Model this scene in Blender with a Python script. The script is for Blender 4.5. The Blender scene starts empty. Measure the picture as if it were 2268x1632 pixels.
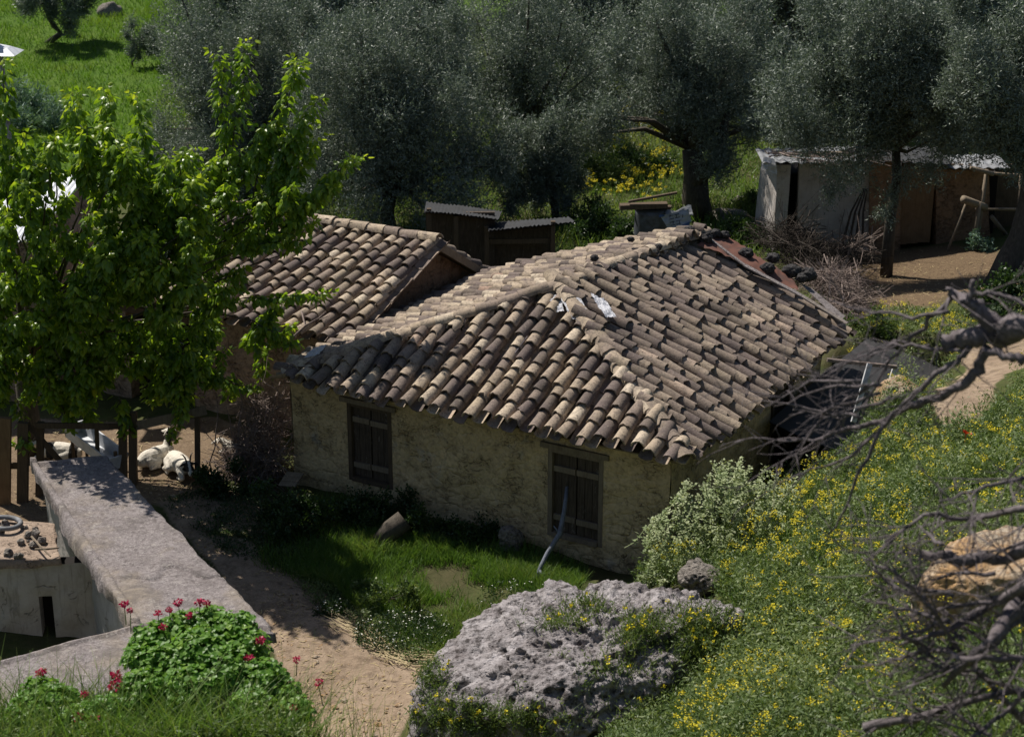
import bpy, bmesh, math, random
import numpy as np
from mathutils import Vector, Matrix

# ------------------------------------------------------------------ camera, world, sun
SC = bpy.context.scene
COL = SC.collection
rad = math.radians
S = 1.1
Z0 = 2.05                                   # eave height of the farmhouse
CAMH = 8.27 * S + Z0
FN = 3.4
PIT = rad(20)
cam = bpy.data.cameras.new('camera'); camo = bpy.data.objects.new('camera', cam); COL.objects.link(camo)
cam.sensor_width = 36; cam.lens = 18 * FN; cam.clip_end = 2000; cam.clip_start = 0.2
camo.location = (0, 0, CAMH); camo.rotation_euler = (rad(70), 0, 0)
cam.dof.use_dof = True; cam.dof.focus_distance = 25.0; cam.dof.aperture_fstop = 2.3; cam.dof.aperture_blades = 7
SC.camera = camo
SUNV = Vector((-0.69, 0.72, 0)).normalized()
SUN_EL = rad(54)
w = bpy.data.worlds.new('World'); SC.world = w; w.use_nodes = True
nt = w.node_tree
sky = nt.nodes.new('ShaderNodeTexSky'); sky.sky_type = 'NISHITA'; sky.sun_disc = False
sky.sun_elevation = SUN_EL; sky.sun_rotation = math.atan2(SUNV.x, SUNV.y)
bg = nt.nodes['Background']; bg.inputs[1].default_value = 0.055
nt.links.new(sky.outputs[0], bg.inputs[0])
sl = bpy.data.lights.new('sun', 'SUN'); sl.energy = 4.6; sl.angle = rad(0.53); sl.color = (1, 0.94, 0.85)
so = bpy.data.objects.new('sun', sl); COL.objects.link(so)
sdir = Vector((SUNV.x * math.cos(SUN_EL), SUNV.y * math.cos(SUN_EL), math.sin(SUN_EL)))
so.rotation_euler = (-sdir).to_track_quat('-Z', 'Y').to_euler(); so.location = (0, 0, 40)
SC.view_settings.view_transform = 'Standard'; SC.view_settings.look = 'None'
SC.view_settings.exposure = 0.4; SC.view_settings.gamma = 1.0
cy = SC.cycles
cy.use_denoising = True; cy.max_bounces = 6; cy.diffuse_bounces = 3; cy.glossy_bounces = 2
cy.transmission_bounces = 4; cy.transparent_max_bounces = 6; cy.sample_clamp_indirect = 6
cy.use_adaptive_sampling = False
try: cy.denoiser = 'OPENIMAGEDENOISE'
except Exception: pass

RNG = np.random.default_rng(7)
random.seed(5)

# ------------------------------------------------------------------ picture <-> place
CS, SN = math.cos(PIT), math.sin(PIT)
def rays(u, v):
    x = (np.asarray(u, float) - 1134) / 1134; y = -(np.asarray(v, float) - 816) / 1134
    return np.stack([x, FN * CS + y * SN, -FN * SN + y * CS], -1)
C0 = np.array([0, 0, CAMH])
def WZ(u, v, z):
    d = rays(u, v); return C0 + d * (z - CAMH) / d[2]
def WY(u, v, y):
    d = rays(u, v); return C0 + d * y / d[1]
def WP(u, v, O, n):
    d = rays(u, v); O = np.asarray(O, float); return C0 + d * (((O - C0) @ n) / (d @ n))
def pxm(y, z=1.0):
    return 1134 * FN / (y * CS + (CAMH - z) * SN)

# ------------------------------------------------------------------ noise
def _h(ix, iy, iz, s):
    n = (ix * 374761393 + iy * 668265263 + iz * 2147483647 + s * 1274126177) & 0xffffffff
    n = ((n ^ (n >> 13)) * 1274126177) & 0xffffffff
    n = ((n ^ (n >> 16)) * 2246822519) & 0xffffffff
    return ((n ^ (n >> 15)) & 0xffff) / 65535.0
def vnoise(P, sc, seed=0):
    P = np.asarray(P, float) * sc + 1000.37
    I = np.floor(P).astype(np.int64); f = P - I; f = f * f * (3 - 2 * f)
    r = 0
    for a in (0, 1):
        for b in (0, 1):
            for c in (0, 1):
                wgt = (f[..., 0] if a else 1 - f[..., 0]) * (f[..., 1] if b else 1 - f[..., 1]) * (f[..., 2] if c else 1 - f[..., 2])
                r = r + wgt * _h(I[..., 0] + a, I[..., 1] + b, I[..., 2] + c, seed)
    return r * 2 - 1
def fbm(P, sc, seed=0, oct=4, gain=.5):
    r = 0; a = 1
    for k in range(oct):
        r = r + a * vnoise(P, sc * 2 ** k, seed + k * 17); a *= gain
    return r
def nrm(a):
    a = np.asarray(a, float); return a / np.maximum(np.linalg.norm(a, axis=-1, keepdims=True), 1e-9)

# ------------------------------------------------------------------ objects
BASE = {}
def tag(o, label=None, cat=None, group=None, kind=None):
    if label: o['label'] = label
    if cat: o['category'] = cat
    if group: o['group'] = group
    if kind: o['kind'] = kind
    return o
def thing(name, label, cat, loc, group=None):
    o = bpy.data.objects.new(name, None); COL.objects.link(o); o.location = loc; o.empty_display_size = .2
    BASE[o.name] = np.array(loc, float)
    return tag(o, label, cat, group)
class MB:
    def __init__(self): self.v = []; self.f = {}; self.n = 0; self.t = []
    def add(self, V, Fs, tint=None):
        V = np.asarray(V, float).reshape(-1, 3); Fs = np.asarray(Fs, int)
        self.v.append(V)
        self.f.setdefault(Fs.shape[1], []).append(Fs + self.n)
        self.n += len(V)
        self.t.append(np.full(len(V), .5) if tint is None else np.broadcast_to(np.asarray(tint, float), (len(V),)))
        return self
    def box(self, c, sx, sy, sz, ax=None, tint=None):
        c = np.asarray(c, float)
        X, Y, Z = (np.eye(3) if ax is None else np.asarray(ax, float))
        V = [c + X * sx / 2 * a + Y * sy / 2 * b + Z * sz / 2 * d for d in (-1, 1) for b in (-1, 1) for a in (-1, 1)]
        return self.add(V, [[0, 2, 3, 1], [4, 5, 7, 6], [0, 1, 5, 4], [2, 6, 7, 3], [0, 4, 6, 2], [1, 3, 7, 5]], tint)
    def bar(self, p, q, wd, th, up=(0, 0, 1), tint=None):
        p = np.asarray(p, float); q = np.asarray(q, float); d = nrm(q - p)
        s = np.cross(d, up); s = nrm(s) if np.linalg.norm(s) > 1e-5 else np.array([1., 0, 0])
        t = np.cross(s, d)
        return self.box((p + q) / 2, np.linalg.norm(q - p), wd, th, (d, s, t), tint)
    def tube(self, pts, radii, k=6, tint=None, cap=True, rough=0):
        pts = np.asarray(pts, float); n = len(pts); radii = np.broadcast_to(np.asarray(radii, float), (n,))
        T = np.gradient(pts, axis=0); T = nrm(T)
        a = np.array([0, 0, 1.]) if abs(T[0][2]) < .9 else np.array([1., 0, 0])
        N = nrm(np.cross(T[0], a)); V = []
        ang = np.arange(k) * 2 * math.pi / k
        for i in range(n):
            N = N - T[i] * (N @ T[i]); N = nrm(N); B = np.cross(T[i], N)
            r = radii[i] * (1 + (rough * RNG.uniform(-1, 1, k) if rough else 0))
            V.append(pts[i] + (np.cos(ang) * r)[:, None] * N + (np.sin(ang) * r)[:, None] * B)
        V = np.concatenate(V)
        i = np.arange(n - 1)[:, None] * k; j = np.arange(k)[None]; j2 = (j + 1) % k
        Fq = np.stack([i + j, i + j2, i + k + j2, i + k + j], -1).reshape(-1, 4)
        b = self.n
        self.add(V, Fq, tint)
        if cap:
            for o, rev in ((0, True), ((n - 1) * k, False)):
                idx = [b + o + m for m in range(k)]
                self.f.setdefault(k, []).append(np.array([idx[::-1] if rev else idx]))
        return self
    def ball(self, c, r, sub=2, seed=0, amp=.15, sc=3, sq=(1, 1, 1), tint=None):
        V, Ft = ico(sub); d = fbm(V + seed * 3.1, sc * .5, seed, 3)
        return self.add(np.asarray(c) + V * (1 + amp * d)[:, None] * np.asarray(sq) * r, Ft, tint)
    def build(self, name, mat, parent=None, smooth=False):
        V = np.concatenate(self.v) if self.v else np.zeros((0, 3))
        root = parent
        while root is not None and root.parent is not None: root = root.parent
        if root is not None: V = V - BASE[root.name]
        me = bpy.data.meshes.new(name)
        ks = sorted(self.f); nF = 0; idx = []; tot = []
        for k in ks:
            A = np.concatenate(self.f[k]); idx.append(A.ravel()); tot.append(np.full(len(A), k)); nF += len(A)
        idx = np.concatenate(idx).astype(np.int32); tot = np.concatenate(tot).astype(np.int32)
        me.vertices.add(len(V)); me.vertices.foreach_set('co', V.astype(np.float32).ravel())
        me.loops.add(len(idx)); me.loops.foreach_set('vertex_index', idx)
        me.polygons.add(nF)
        st = np.zeros(nF, np.int32); st[1:] = np.cumsum(tot)[:-1]
        me.polygons.foreach_set('loop_start', st)
        try: me.polygons.foreach_set('loop_total', tot)
        except Exception: pass
        me.polygons.foreach_set('use_smooth', np.full(nF, smooth, bool))
        a = me.attributes.new('tint', 'FLOAT', 'POINT'); a.data.foreach_set('value', np.concatenate(self.t).astype(np.float32))
        me.update(calc_edges=True); me.validate()
        if mat: me.materials.append(mat)
        o = bpy.data.objects.new(name, me); COL.objects.link(o)
        if parent is not None: o.parent = parent
        return o
_ico = {}
def ico(sub):
    if sub not in _ico:
        bm = bmesh.new(); bmesh.ops.create_icosphere(bm, subdivisions=sub, radius=1)
        bm.verts.ensure_lookup_table()
        _ico[sub] = (np.array([v.co[:] for v in bm.verts]), np.array([[v.index for v in f.verts] for f in bm.faces])); bm.free()
    return _ico[sub]
def grid_faces(nu, nv):
    i = np.arange(nv - 1)[:, None] * nu; j = np.arange(nu - 1)[None]
    return np.stack([i + j, i + j + 1, i + nu + j + 1, i + nu + j], -1).reshape(-1, 4)
def single(name, mb, mat, label, cat, group=None, smooth=False, kind=None):
    """a thing that is one mesh, its origin at its own base"""
    V = np.concatenate(mb.v); b = np.array([V[:, 0].mean(), V[:, 1].mean(), V[:, 2].min()])
    mb.v = [V - b]
    o = mb.build(name, mat, None, smooth); o.location = b; BASE[o.name] = b
    return tag(o, label, cat, group, kind)

# ------------------------------------------------------------------ materials
class NT:
    def __init__(self, name):
        self.m = bpy.data.materials.new(name); self.m.use_nodes = True; self.t = self.m.node_tree
        self.p = self.t.nodes['Principled BSDF']; self.out = self.t.nodes['Material Output']
        self._c = None
    def n(self, ty, **kw):
        x = self.t.nodes.new('ShaderNode' + ty)
        for k, v in kw.items():
            if isinstance(k, str) and hasattr(x, k) and not k[0].isupper(): setattr(x, k, v)
        return x
    def l(self, a, b): self.t.links.new(a, b)
    def co(self):
        if self._c is None: self._c = self.n('TexCoord').outputs['Object']
        return self._c
    def noise(self, sc, det=4, rough=.6, dist=0, stretch=None, vec=None):
        x = self.n('TexNoise'); x.inputs['Scale'].default_value = sc; x.inputs['Detail'].default_value = det
        x.inputs['Roughness'].default_value = rough; x.inputs['Distortion'].default_value = dist
        v = vec or self.co()
        if stretch:
            mp = self.n('Mapping'); mp.inputs['Scale'].default_value = stretch; self.l(v, mp.inputs[0]); v = mp.outputs[0]
        self.l(v, x.inputs['Vector']); return x.outputs['Fac']
    def vor(self, sc, feat='F1', vec=None, rnd=1):
        x = self.n('TexVoronoi'); x.feature = feat; x.inputs['Scale'].default_value = sc; x.inputs['Randomness'].default_value = rnd
        self.l(vec or self.co(), x.inputs['Vector']); return x.outputs['Distance']
    def ramp(self, fac, stops):
        x = self.n('ValToRGB'); e = x.color_ramp.elements
        while len(e) < len(stops): e.new(.5)
        for i, (p, c) in enumerate(stops):
            e[i].position = p; e[i].color = (c, c, c, 1) if isinstance(c, (int, float)) else tuple(c) + (1,)
        self.l(fac, x.inputs[0]); return x.outputs[0]
    def mix(self, fac, a, b, mode='MIX'):
        x = self.n('Mix'); x.data_type = 'RGBA'; x.blend_type = mode
        for s, i in ((fac, 0), (a, 6), (b, 7)):
            if isinstance(s, (int, float)): x.inputs[i].default_value = s if i == 0 else (s, s, s, 1)
            elif isinstance(s, tuple): x.inputs[i].default_value = s + (1,)
            else: self.l(s, x.inputs[i])
        return x.outputs[2]
    def math(self, op, a, b=0):
        x = self.n('Math'); x.operation = op
        for s, i in ((a, 0), (b, 1)):
            if isinstance(s, (int, float)): x.inputs[i].default_value = s
            else: self.l(s, x.inputs[i])
        return x.outputs[0]
    def attr(self, nm='tint'):
        x = self.n('Attribute'); x.attribute_name = nm; return x.outputs['Fac']
    def bump(self, h, dist=.02, st=1.0, prev=None):
        x = self.n('Bump'); x.inputs['Strength'].default_value = st; x.inputs['Distance'].default_value = dist
        self.l(h, x.inputs['Height'])
        if prev is not None: self.l(prev, x.inputs['Normal'])
        return x.outputs[0]
    def fin(self, col, rough=.8, normal=None, spec=.3, metal=0, trans=0, tcol=None):
        if isinstance(col, tuple): self.p.inputs['Base Color'].default_value = col + (1,)
        else: self.l(col, self.p.inputs['Base Color'])
        if isinstance(rough, (int, float)): self.p.inputs['Roughness'].default_value = rough
        else: self.l(rough, self.p.inputs['Roughness'])
        self.p.inputs['Specular IOR Level'].default_value = spec; self.p.inputs['Metallic'].default_value = metal
        if normal is not None: self.l(normal, self.p.inputs['Normal'])
        if trans:
            t = self.n('BsdfTranslucent'); mx = self.n('MixShader'); mx.inputs[0].default_value = trans
            if tcol is None: tcol = col
            if isinstance(tcol, tuple): t.inputs[0].default_value = tcol + (1,)
            else: self.l(tcol, t.inputs[0])
            self.l(self.p.outputs[0], mx.inputs[1]); self.l(t.outputs[0], mx.inputs[2]); self.l(mx.outputs[0], self.out.inputs[0])
        return self.m

def m_leaf(name, c0, c1, c2, rough=.45, spec=.4, trans=.3, under=None, tmul=(1.5, 1.5, .8)):
    k = NT(name); col = k.ramp(k.attr(), [(0, c0), (.5, c1), (1, c2)])
    if under:
        g = k.n('NewGeometry'); col2 = k.mix(g.outputs['Backfacing'], col, under)
    else: col2 = col
    return k.fin(col2, rough, None, spec, 0, trans, k.mix(1.0, col, tmul, 'MULTIPLY'))
M = {}
M['olive'] = m_leaf('olive_leaf', (.050, .068, .050), (.130, .162, .125), (.27, .31, .255), .5, .35, .2, (.20, .235, .195), (1.1, 1.2, .85))
M['mulberry'] = m_leaf('mulberry_leaf', (.055, .115, .010), (.14, .24, .018), (.32, .40, .04), .36, .5, .42, (.15, .24, .035), (1.9, 1.8, .8))
M['grass'] = m_leaf('grass_blade', (.06, .125, .022), (.105, .19, .034), (.21, .24, .08), .5, .3, .35)
M['meadow'] = m_leaf('meadow_blade', (.055, .13, .012), (.09, .185, .017), (.16, .22, .03), .5, .3, .35)
M['weed'] = m_leaf('weed_leaf', (.038, .070, .022), (.090, .140, .042), (.20, .245, .085), .5, .3, .3)
M['sage'] = m_leaf('horehound_leaf', (.15, .20, .09), (.28, .33, .17), (.46, .49, .32), .7, .2, .25)
M['thistle'] = m_leaf('thistle_leaf', (.07, .14, .10), (.13, .21, .16), (.22, .29, .23), .6, .2, .2)
M['geran'] = m_leaf('geranium_leaf', (.065, .165, .016), (.11, .24, .026), (.20, .33, .045), .45, .4, .38)
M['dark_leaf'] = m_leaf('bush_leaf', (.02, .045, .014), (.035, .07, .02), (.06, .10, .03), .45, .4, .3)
M['yellow'] = m_leaf('mustard_petal', (.55, .46, .02), (.68, .58, .03), (.75, .66, .08), .6, .2, .3, None, (1, 1, .6))
M['white_petal'] = m_leaf('daisy_petal', (.6, .6, .5), (.7, .7, .62), (.8, .8, .75), .6, .2, .2, None, (1, 1, 1))
M['red_petal'] = m_leaf('geranium_petal', (.35, .008, .05), (.50, .02, .10), (.62, .05, .14), .5, .3, .3, None, (1, 1, 1))
M['poppy'] = m_leaf('poppy_petal', (.5, .03, .01), (.6, .05, .01), (.7, .10, .02), .5, .3, .3, None, (1, 1, 1))
M['straw'] = m_leaf('dry_straw', (.28, .21, .10), (.42, .33, .17), (.58, .47, .27), .6, .3, .15, None, (1, 1, 1))

def m_tile():
    k = NT('clay_tile'); a = k.attr()
    base = k.ramp(a, [(0, (.085, .068, .064)), (.28, (.165, .128, .115)), (.5, (.29, .228, .18)), (.75, (.45, .36, .265)), (.93, (.57, .48, .37)), (1, (.38, .255, .195))])
    n1 = k.noise(9, 6, .7); n2 = k.noise(38, 4, .7); n3 = k.noise(2.2, 3)
    c = k.mix(k.ramp(n1, [(.46, 0), (.70, .75)]), base, (.11, .09, .085))
    c = k.mix(k.ramp(n2, [(.55, 0), (.72, .55)]), c, (.42, .38, .30))
    c = k.mix(k.ramp(n3, [(.45, 0), (.75, .35)]), c, (.24, .20, .12))
    c = k.mix(k.ramp(k.noise(26, 4, .8), [(.52, 0), (.64, .75)]), c, (.075, .062, .058))
    return k.fin(c, .92, k.bump(k.mix(.5, n1, n2), .012, .9), .15)
M['tile'] = m_tile()
def m_mud(name, a, b, cdk, grain=1.0, white=0):
    k = NT(name)
    vec = k.n('Mapping'); vec.inputs['Scale'].default_value = (1, 1, 1.7); k.l(k.co(), vec.inputs[0]); v = vec.outputs[0]
    wv = k.n('VectorMath'); wv.operation = 'ADD'
    nn = k.n('TexNoise'); nn.inputs['Scale'].default_value = 3.5; nn.inputs['Detail'].default_value = 4; k.l(v, nn.inputs['Vector'])
    sc = k.n('VectorMath'); sc.operation = 'SCALE'; sc.inputs['Scale'].default_value = .35; k.l(nn.outputs['Color'], sc.inputs[0])
    k.l(v, wv.inputs[0]); k.l(sc.outputs[0], wv.inputs[1]); v = wv.outputs[0]
    e1 = k.vor(3.2, 'DISTANCE_TO_EDGE', v)
    def crack(sc, wd, dist, seed):
        mp = k.n('Mapping'); mp.inputs['Location'].default_value = (seed, seed * 2, 0); k.l(v, mp.inputs[0])
        n = k.noise(sc, 3, .55, dist, None, mp.outputs[0]); d = k.math('ABSOLUTE', k.math('SUBTRACT', n, .5)); return k.ramp(d, [(0, 1), (wd, 0)])
    n1 = k.noise(2.3, 6, .65); n2 = k.noise(17, 5, .7); n4 = k.noise(3.4, 3); n5 = k.noise(7, 6, .75)
    c = k.mix(k.ramp(n1, [(.35, 0), (.7, 1)]), a, b)
    c = k.mix(k.ramp(n2, [(.46, 0), (.72, .6)]), c, cdk)
    c = k.mix(k.ramp(n5, [(.52, 0), (.70, .65)]), c, tuple(x * .75 for x in cdk))
    cr = k.math('MULTIPLY', crack(3.1, .010, .6, 1.3), k.ramp(n4, [(.54, 0), (.60, .6)]))
    cr = k.math('MAXIMUM', cr, k.math('MULTIPLY', crack(8, .022, .8, 4.1), k.ramp(n1, [(.50, 0), (.58, .9)])))
    cr = k.math('MAXIMUM', cr, k.math('MULTIPLY', k.ramp(e1, [(0, .8), (.05, 0)]), k.ramp(k.noise(2.4, 5, .7, 1), [(.50, 0), (.64, .6)])))
    c = k.mix(k.math('MULTIPLY', cr, .85), c, tuple(x * .3 for x in cdk))
    if white: c = k.mix(k.ramp(k.noise(1.6, 4), [(.62, 0), (.7, white)]), c, (.5, .48, .45))
    h = k.math('ADD', k.math('SUBTRACT', k.math('ADD', k.math('MULTIPLY', n2, .4), k.math('MULTIPLY', n5, .7)), cr), k.math('MULTIPLY', k.ramp(e1, [(0, 0), (.2, 1)]), .35))
    return k.fin(c, .95, k.bump(h, .035, .9), .1)
M['mud'] = m_mud('mud_plaster', (.66, .51, .30), (.48, .36, .205), (.23, .17, .10), white=.45)
M['clay'] = m_mud('clay_wall', (.31, .195, .12), (.24, .155, .10), (.14, .09, .062))
M['rubble'] = m_mud('rubble_wall', (.36, .28, .22), (.27, .20, .15), (.13, .10, .08), white=.3)
def m_white():
    k = NT('whitewash'); n1 = k.noise(3, 6, .7); n2 = k.noise(14, 5, .7)
    c = k.mix(k.ramp(n1, [(.4, 0), (.68, .7)]), (.47, .435, .41), (.30, .265, .235))
    d = k.math('ABSOLUTE', k.math('SUBTRACT', k.noise(1.4, 4, .6, .8), .5))
    cr = k.math('MULTIPLY', k.ramp(d, [(0, .8), (.007, 0)]), k.ramp(n1, [(.49, 0), (.56, .8)]))
    c = k.mix(k.math('MULTIPLY', cr, .85), c, (.06, .05, .045))
    c = k.mix(k.ramp(k.noise(4, 3, .6, 1, (2.5, 2.5, .3)), [(.56, 0), (.72, .6)]), c, (.20, .18, .15))
    return k.fin(c, .9, k.bump(k.math('SUBTRACT', k.mix(.5, n1, n2), cr), .03, .8), .15)
M['white'] = m_white()
def m_concrete():
    k = NT('rough_concrete'); n1 = k.noise(3, 6, .7); n2 = k.noise(16, 6, .85); n3 = k.noise(1.1, 4); n4 = k.noise(34, 3, .8)
    c = k.mix(k.ramp(n1, [(.35, 0), (.7, 1)]), (.30, .268, .265), (.21, .182, .178))
    c = k.mix(k.ramp(n2, [(.44, 0), (.62, .85)]), c, (.10, .085, .082))
    c = k.mix(k.ramp(n4, [(.54, 0), (.66, .7)]), c, (.42, .385, .37))
    c = k.mix(k.ramp(n3, [(.48, 0), (.66, .6)]), c, (.33, .275, .205)); c = k.mix(k.ramp(k.noise(2.2, 5, .7, .5), [(.52, 0), (.64, .65)]), c, (.13, .115, .11)); c = k.mix(k.ramp(k.noise(7, 4, .75), [(.60, 0), (.68, .7)]), c, (.40, .37, .33))
    c = k.mix(k.ramp(k.vor(11), [(.06, .6), (.12, 0)]), c, (.09, .078, .07))
    return k.fin(c, .93, k.bump(k.mix(.5, n2, n4), .035, 1), .15)
M['concrete'] = m_concrete()
def m_wood(name, a, b, sc=1.0, st=(14, 14, 1.2), wear=0, wc=(.4, .38, .35)):
    k = NT(name); n1 = k.noise(3 * sc, 5, .65, .6, st); n2 = k.noise(6, 4)
    c = k.mix(k.ramp(n1, [(.3, 0), (.7, 1)]), a, b)
    c = k.mix(k.ramp(n2, [(.5, 0), (.75, .4)]), c, tuple(x * .4 for x in a))
    if wear: c = k.mix(k.ramp(k.noise(9, 6, .75, 0, (1.4, 1.4, .5)), [(.60, 0), (.66, wear)]), c, wc)
    return k.fin(c, .85, k.bump(n1, .012, .8), .2)
M['shutter'] = m_wood('weathered_shutter', (.050, .038, .029), (.115, .088, .066), wear=.6, wc=(.26, .23, .2))
M['oldwood'] = m_wood('grey_old_wood', (.16, .125, .09), (.26, .21, .155))
M['darkwood'] = m_wood('dark_post_wood', (.075, .055, .038), (.125, .09, .06))
M['brownwood'] = m_wood('brown_board', (.16, .10, .055), (.23, .15, .085), wear=.1)
M['bluegrey'] = m_wood('blue_grey_stick', (.11, .125, .16), (.21, .225, .26), 1, (8, 8, 2))
M['paintwood'] = m_wood('pale_painted_wood', (.42, .44, .47), (.55, .55, .55), wear=.3, wc=(.10, .16, .26))
M['bark'] = m_wood('olive_bark', (.050, .042, .033), (.115, .098, .078), 1.6, (5, 5, 1.2))
M['twig'] = m_wood('grey_twig', (.14, .105, .09), (.27, .215, .19), 2, (3, 3, 3))
M['deadwood'] = m_wood('dead_branch', (.065, .054, .056), (.22, .19, .20), 3, (2.5, 2.5, 2.5), wear=.25, wc=(.40, .36, .37))
M['darktwig'] = m_wood('dark_twig', (.035, .028, .022), (.075, .06, .05), 2, (3, 3, 3))
def m_rock(name, a, b, dk, warm=None, sc=1.0):
    k = NT(name); n1 = k.noise(3.5 * sc, 8, .72); n2 = k.noise(13 * sc, 6, .75); v = k.vor(9 * sc); v2 = k.vor(22 * sc)
    c = k.mix(k.ramp(n1, [(.35, 0), (.65, 1)]), a, b)
    c = k.mix(k.ramp(n2, [(.47, 0), (.62, .9)]), c, dk)
    if warm: c = k.mix(k.ramp(k.noise(1.6 * sc, 4), [(.42, 0), (.60, .9)]), c, warm)
    c = k.mix(k.ramp(v2, [(.10, .6), (.22, 0)]), c, dk)
    h = k.math('ADD', k.math('MULTIPLY', n2, .9), k.math('ADD', k.math('MULTIPLY', k.ramp(v, [(0, 0), (.35, 1)]), .6), k.math('MULTIPLY', k.ramp(v2, [(0, 0), (.3, 1)]), .35)))
    return k.fin(c, .95, k.bump(h, .06 / sc, 1.0), .12)
M['limestone'] = m_rock('pitted_limestone', (.50, .465, .47), (.21, .185, .185), (.045, .038, .035), None, .8)
M['tanrock'] = m_rock('tan_rock', (.50, .43, .34), (.38, .30, .22), (.19, .13, .09), (.47, .29, .14))
M['blackstone'] = m_rock('dark_lava_stone', (.085, .08, .08), (.05, .048, .048), (.02, .02, .02), None, 2.5)
def facets(X, n, lo, hi, seed, keep=.15):
    r = np.random.default_rng(seed); c = X.mean(0)
    for _ in range(n):
        d = nrm(r.normal(size=3)); s = (X - c) @ d; m = s.max() * r.uniform(lo, hi); X = X - np.clip(s - m, 0, None)[:, None] * d * (1 - keep)
    return X
M['greystone'] = m_rock('grey_stone', (.30, .27, .24), (.20, .18, .16), (.08, .07, .06), None, 1.6)
def m_metal(name, a, b, sc=4, rough=.5, metal=.3):
    k = NT(name); n = k.noise(sc, 5, .7); c = k.mix(k.ramp(n, [(.4, 0), (.65, 1)]), a, b)
    return k.fin(c, rough, k.bump(k.noise(20, 3), .004, .4), .4, metal)
M['rust'] = m_metal('rusty_sheet', (.15, .062, .042), (.085, .045, .036), 6, .85, .0)
M['zinc'] = m_metal('dull_zinc', (.24, .25, .265), (.12, .12, .125), 5, .8, .05)
M['palezinc'] = m_metal('pale_zinc', (.62, .64, .68), (.45, .46, .48), 5, .5, .2)
M['darktin'] = m_metal('dark_tin', (.030, .032, .036), (.018, .018, .018), 5, .9, 0)  # colour lowered towards black to carry the olive shade on the hutch roofs
M['drum'] = m_metal('grey_drum_paint', (.10, .11, .13), (.05, .05, .05), 6, .6, .2)
k = NT('plastic_sheet'); M['plastic'] = k.fin((.62, .63, .68), .35, k.bump(k.noise(9, 5, .7), .05, .8), .5, 0, .2, (.6, .6, .65))
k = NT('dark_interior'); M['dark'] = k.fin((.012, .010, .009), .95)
k = NT('gap_shade_black'); M['gap_shade'] = k.fin((.03, .03, .032), .7)  # near-black colour standing in for shade in the gap
k = NT('sack_print'); M['sackink'] = k.fin((.03, .035, .06), .7)
k = NT('sack_blue'); M['sackblue'] = k.fin((.05, .10, .24), .6)
k = NT('sack_paper'); M['sack'] = k.fin(k.mix(k.ramp(k.noise(6, 4), [(.45, 0), (.7, .5)]), (.34, .37, .43), (.18, .2, .24)), .6, k.bump(k.noise(8, 5), .04, .8), .3)
def m_goat():
    k = NT('goat_coat'); n = k.noise(40, 4, .7, 0, (1, 1, .5))
    c = k.mix(k.ramp(n, [(.3, 0), (.7, 1)]), (.76, .71, .62), (.58, .53, .45))
    c = k.mix(k.ramp(k.attr(), [(.45, 0), (.6, 1)]), c, (.03, .028, .027))
    return k.fin(c, .8, k.bump(n, .012, .8), .2)
M['goat'] = m_goat()
k = NT('horn'); M['horn'] = k.fin((.10, .085, .07), .5)
k = NT('goat_eye'); M['eye'] = k.fin((.02, .015, .01), .2)
def m_ground():
    k = NT('ground_soil'); n1 = k.noise(.8, 6, .65); n2 = k.noise(6, 6, .7); n3 = k.noise(40, 4, .7)
    dirt = k.mix(k.ramp(n1, [(.35, 0), (.65, 1)]), (.36, .275, .20), (.25, .185, .13))
    dirt = k.mix(k.ramp(n2, [(.45, 0), (.66, .75)]), dirt, (.13, .095, .066))
    dirt = k.mix(k.ramp(n3, [(.55, 0), (.68, .6)]), dirt, (.40, .325, .245)); dirt = k.mix(k.ramp(k.noise(14, 5, .8), [(.55, 0), (.68, .6)]), dirt, (.11, .08, .058))
    grass = k.mix(k.ramp(n2, [(.3, 0), (.7, 1)]), (.045, .075, .016), (.085, .12, .028))
    soil = k.mix(k.ramp(n2, [(.3, 0), (.7, 1)]), (.05, .055, .022), (.085, .075, .038))
    mead = k.mix(k.ramp(n1, [(.35, 0), (.65, 1)]), (.065, .13, .014), (.095, .15, .022))
    mead = k.mix(k.ramp(k.noise(9, 5, .7, 0, (1, .4, 1)), [(.4, 0), (.7, .6)]), mead, (.035, .075, .008))
    br = k.math('ADD', k.attr('dirt'), k.math('MULTIPLY', k.math('SUBTRACT', n2, .5), .5))
    c = k.mix(k.attr('meadow'), k.mix(k.ramp(n1, [(.4, 0), (.6, .6)]), soil, grass), mead)
    c = k.mix(k.ramp(br, [(.42, 0), (.58, 1)]), c, dirt)
    c = k.mix(k.attr('litter'), c, k.mix(k.ramp(n3, [(.4, 0), (.6, 1)]), (.085, .058, .038), (.19, .135, .08)))  # straw litter brown; over the pen it also carries shade
    return k.fin(c, .96, k.bump(k.math('ADD', n2, k.math('MULTIPLY', n3, .5)), .05, .7), .1)
M['ground'] = m_ground()

# ------------------------------------------------------------------ farmhouse frame
A_, B_, C_, D_ = [WZ(u, v, Z0) for u, v in ((634, 832), (1512, 1018), (1874, 730), (1085, 614))]
RZ = Z0 + 1.1 * S
P_ = WZ(1240, 648, RZ); Q_ = WZ(1550, 529, RZ)
HU = nrm(B_ - A_); HN = np.array([-HU[1], HU[0], 0])
UP = np.array([0, 0, 1.])
def HL(a, b, z=0): return np.array([A_[0], A_[1], 0]) + HU * a + HN * b + UP * z
def hloc(p): d = p - A_; return np.array([d @ HU, d @ HN])
bl, cl, dl, pl, ql = [hloc(p) for p in (B_, C_, D_, P_, Q_)]

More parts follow.
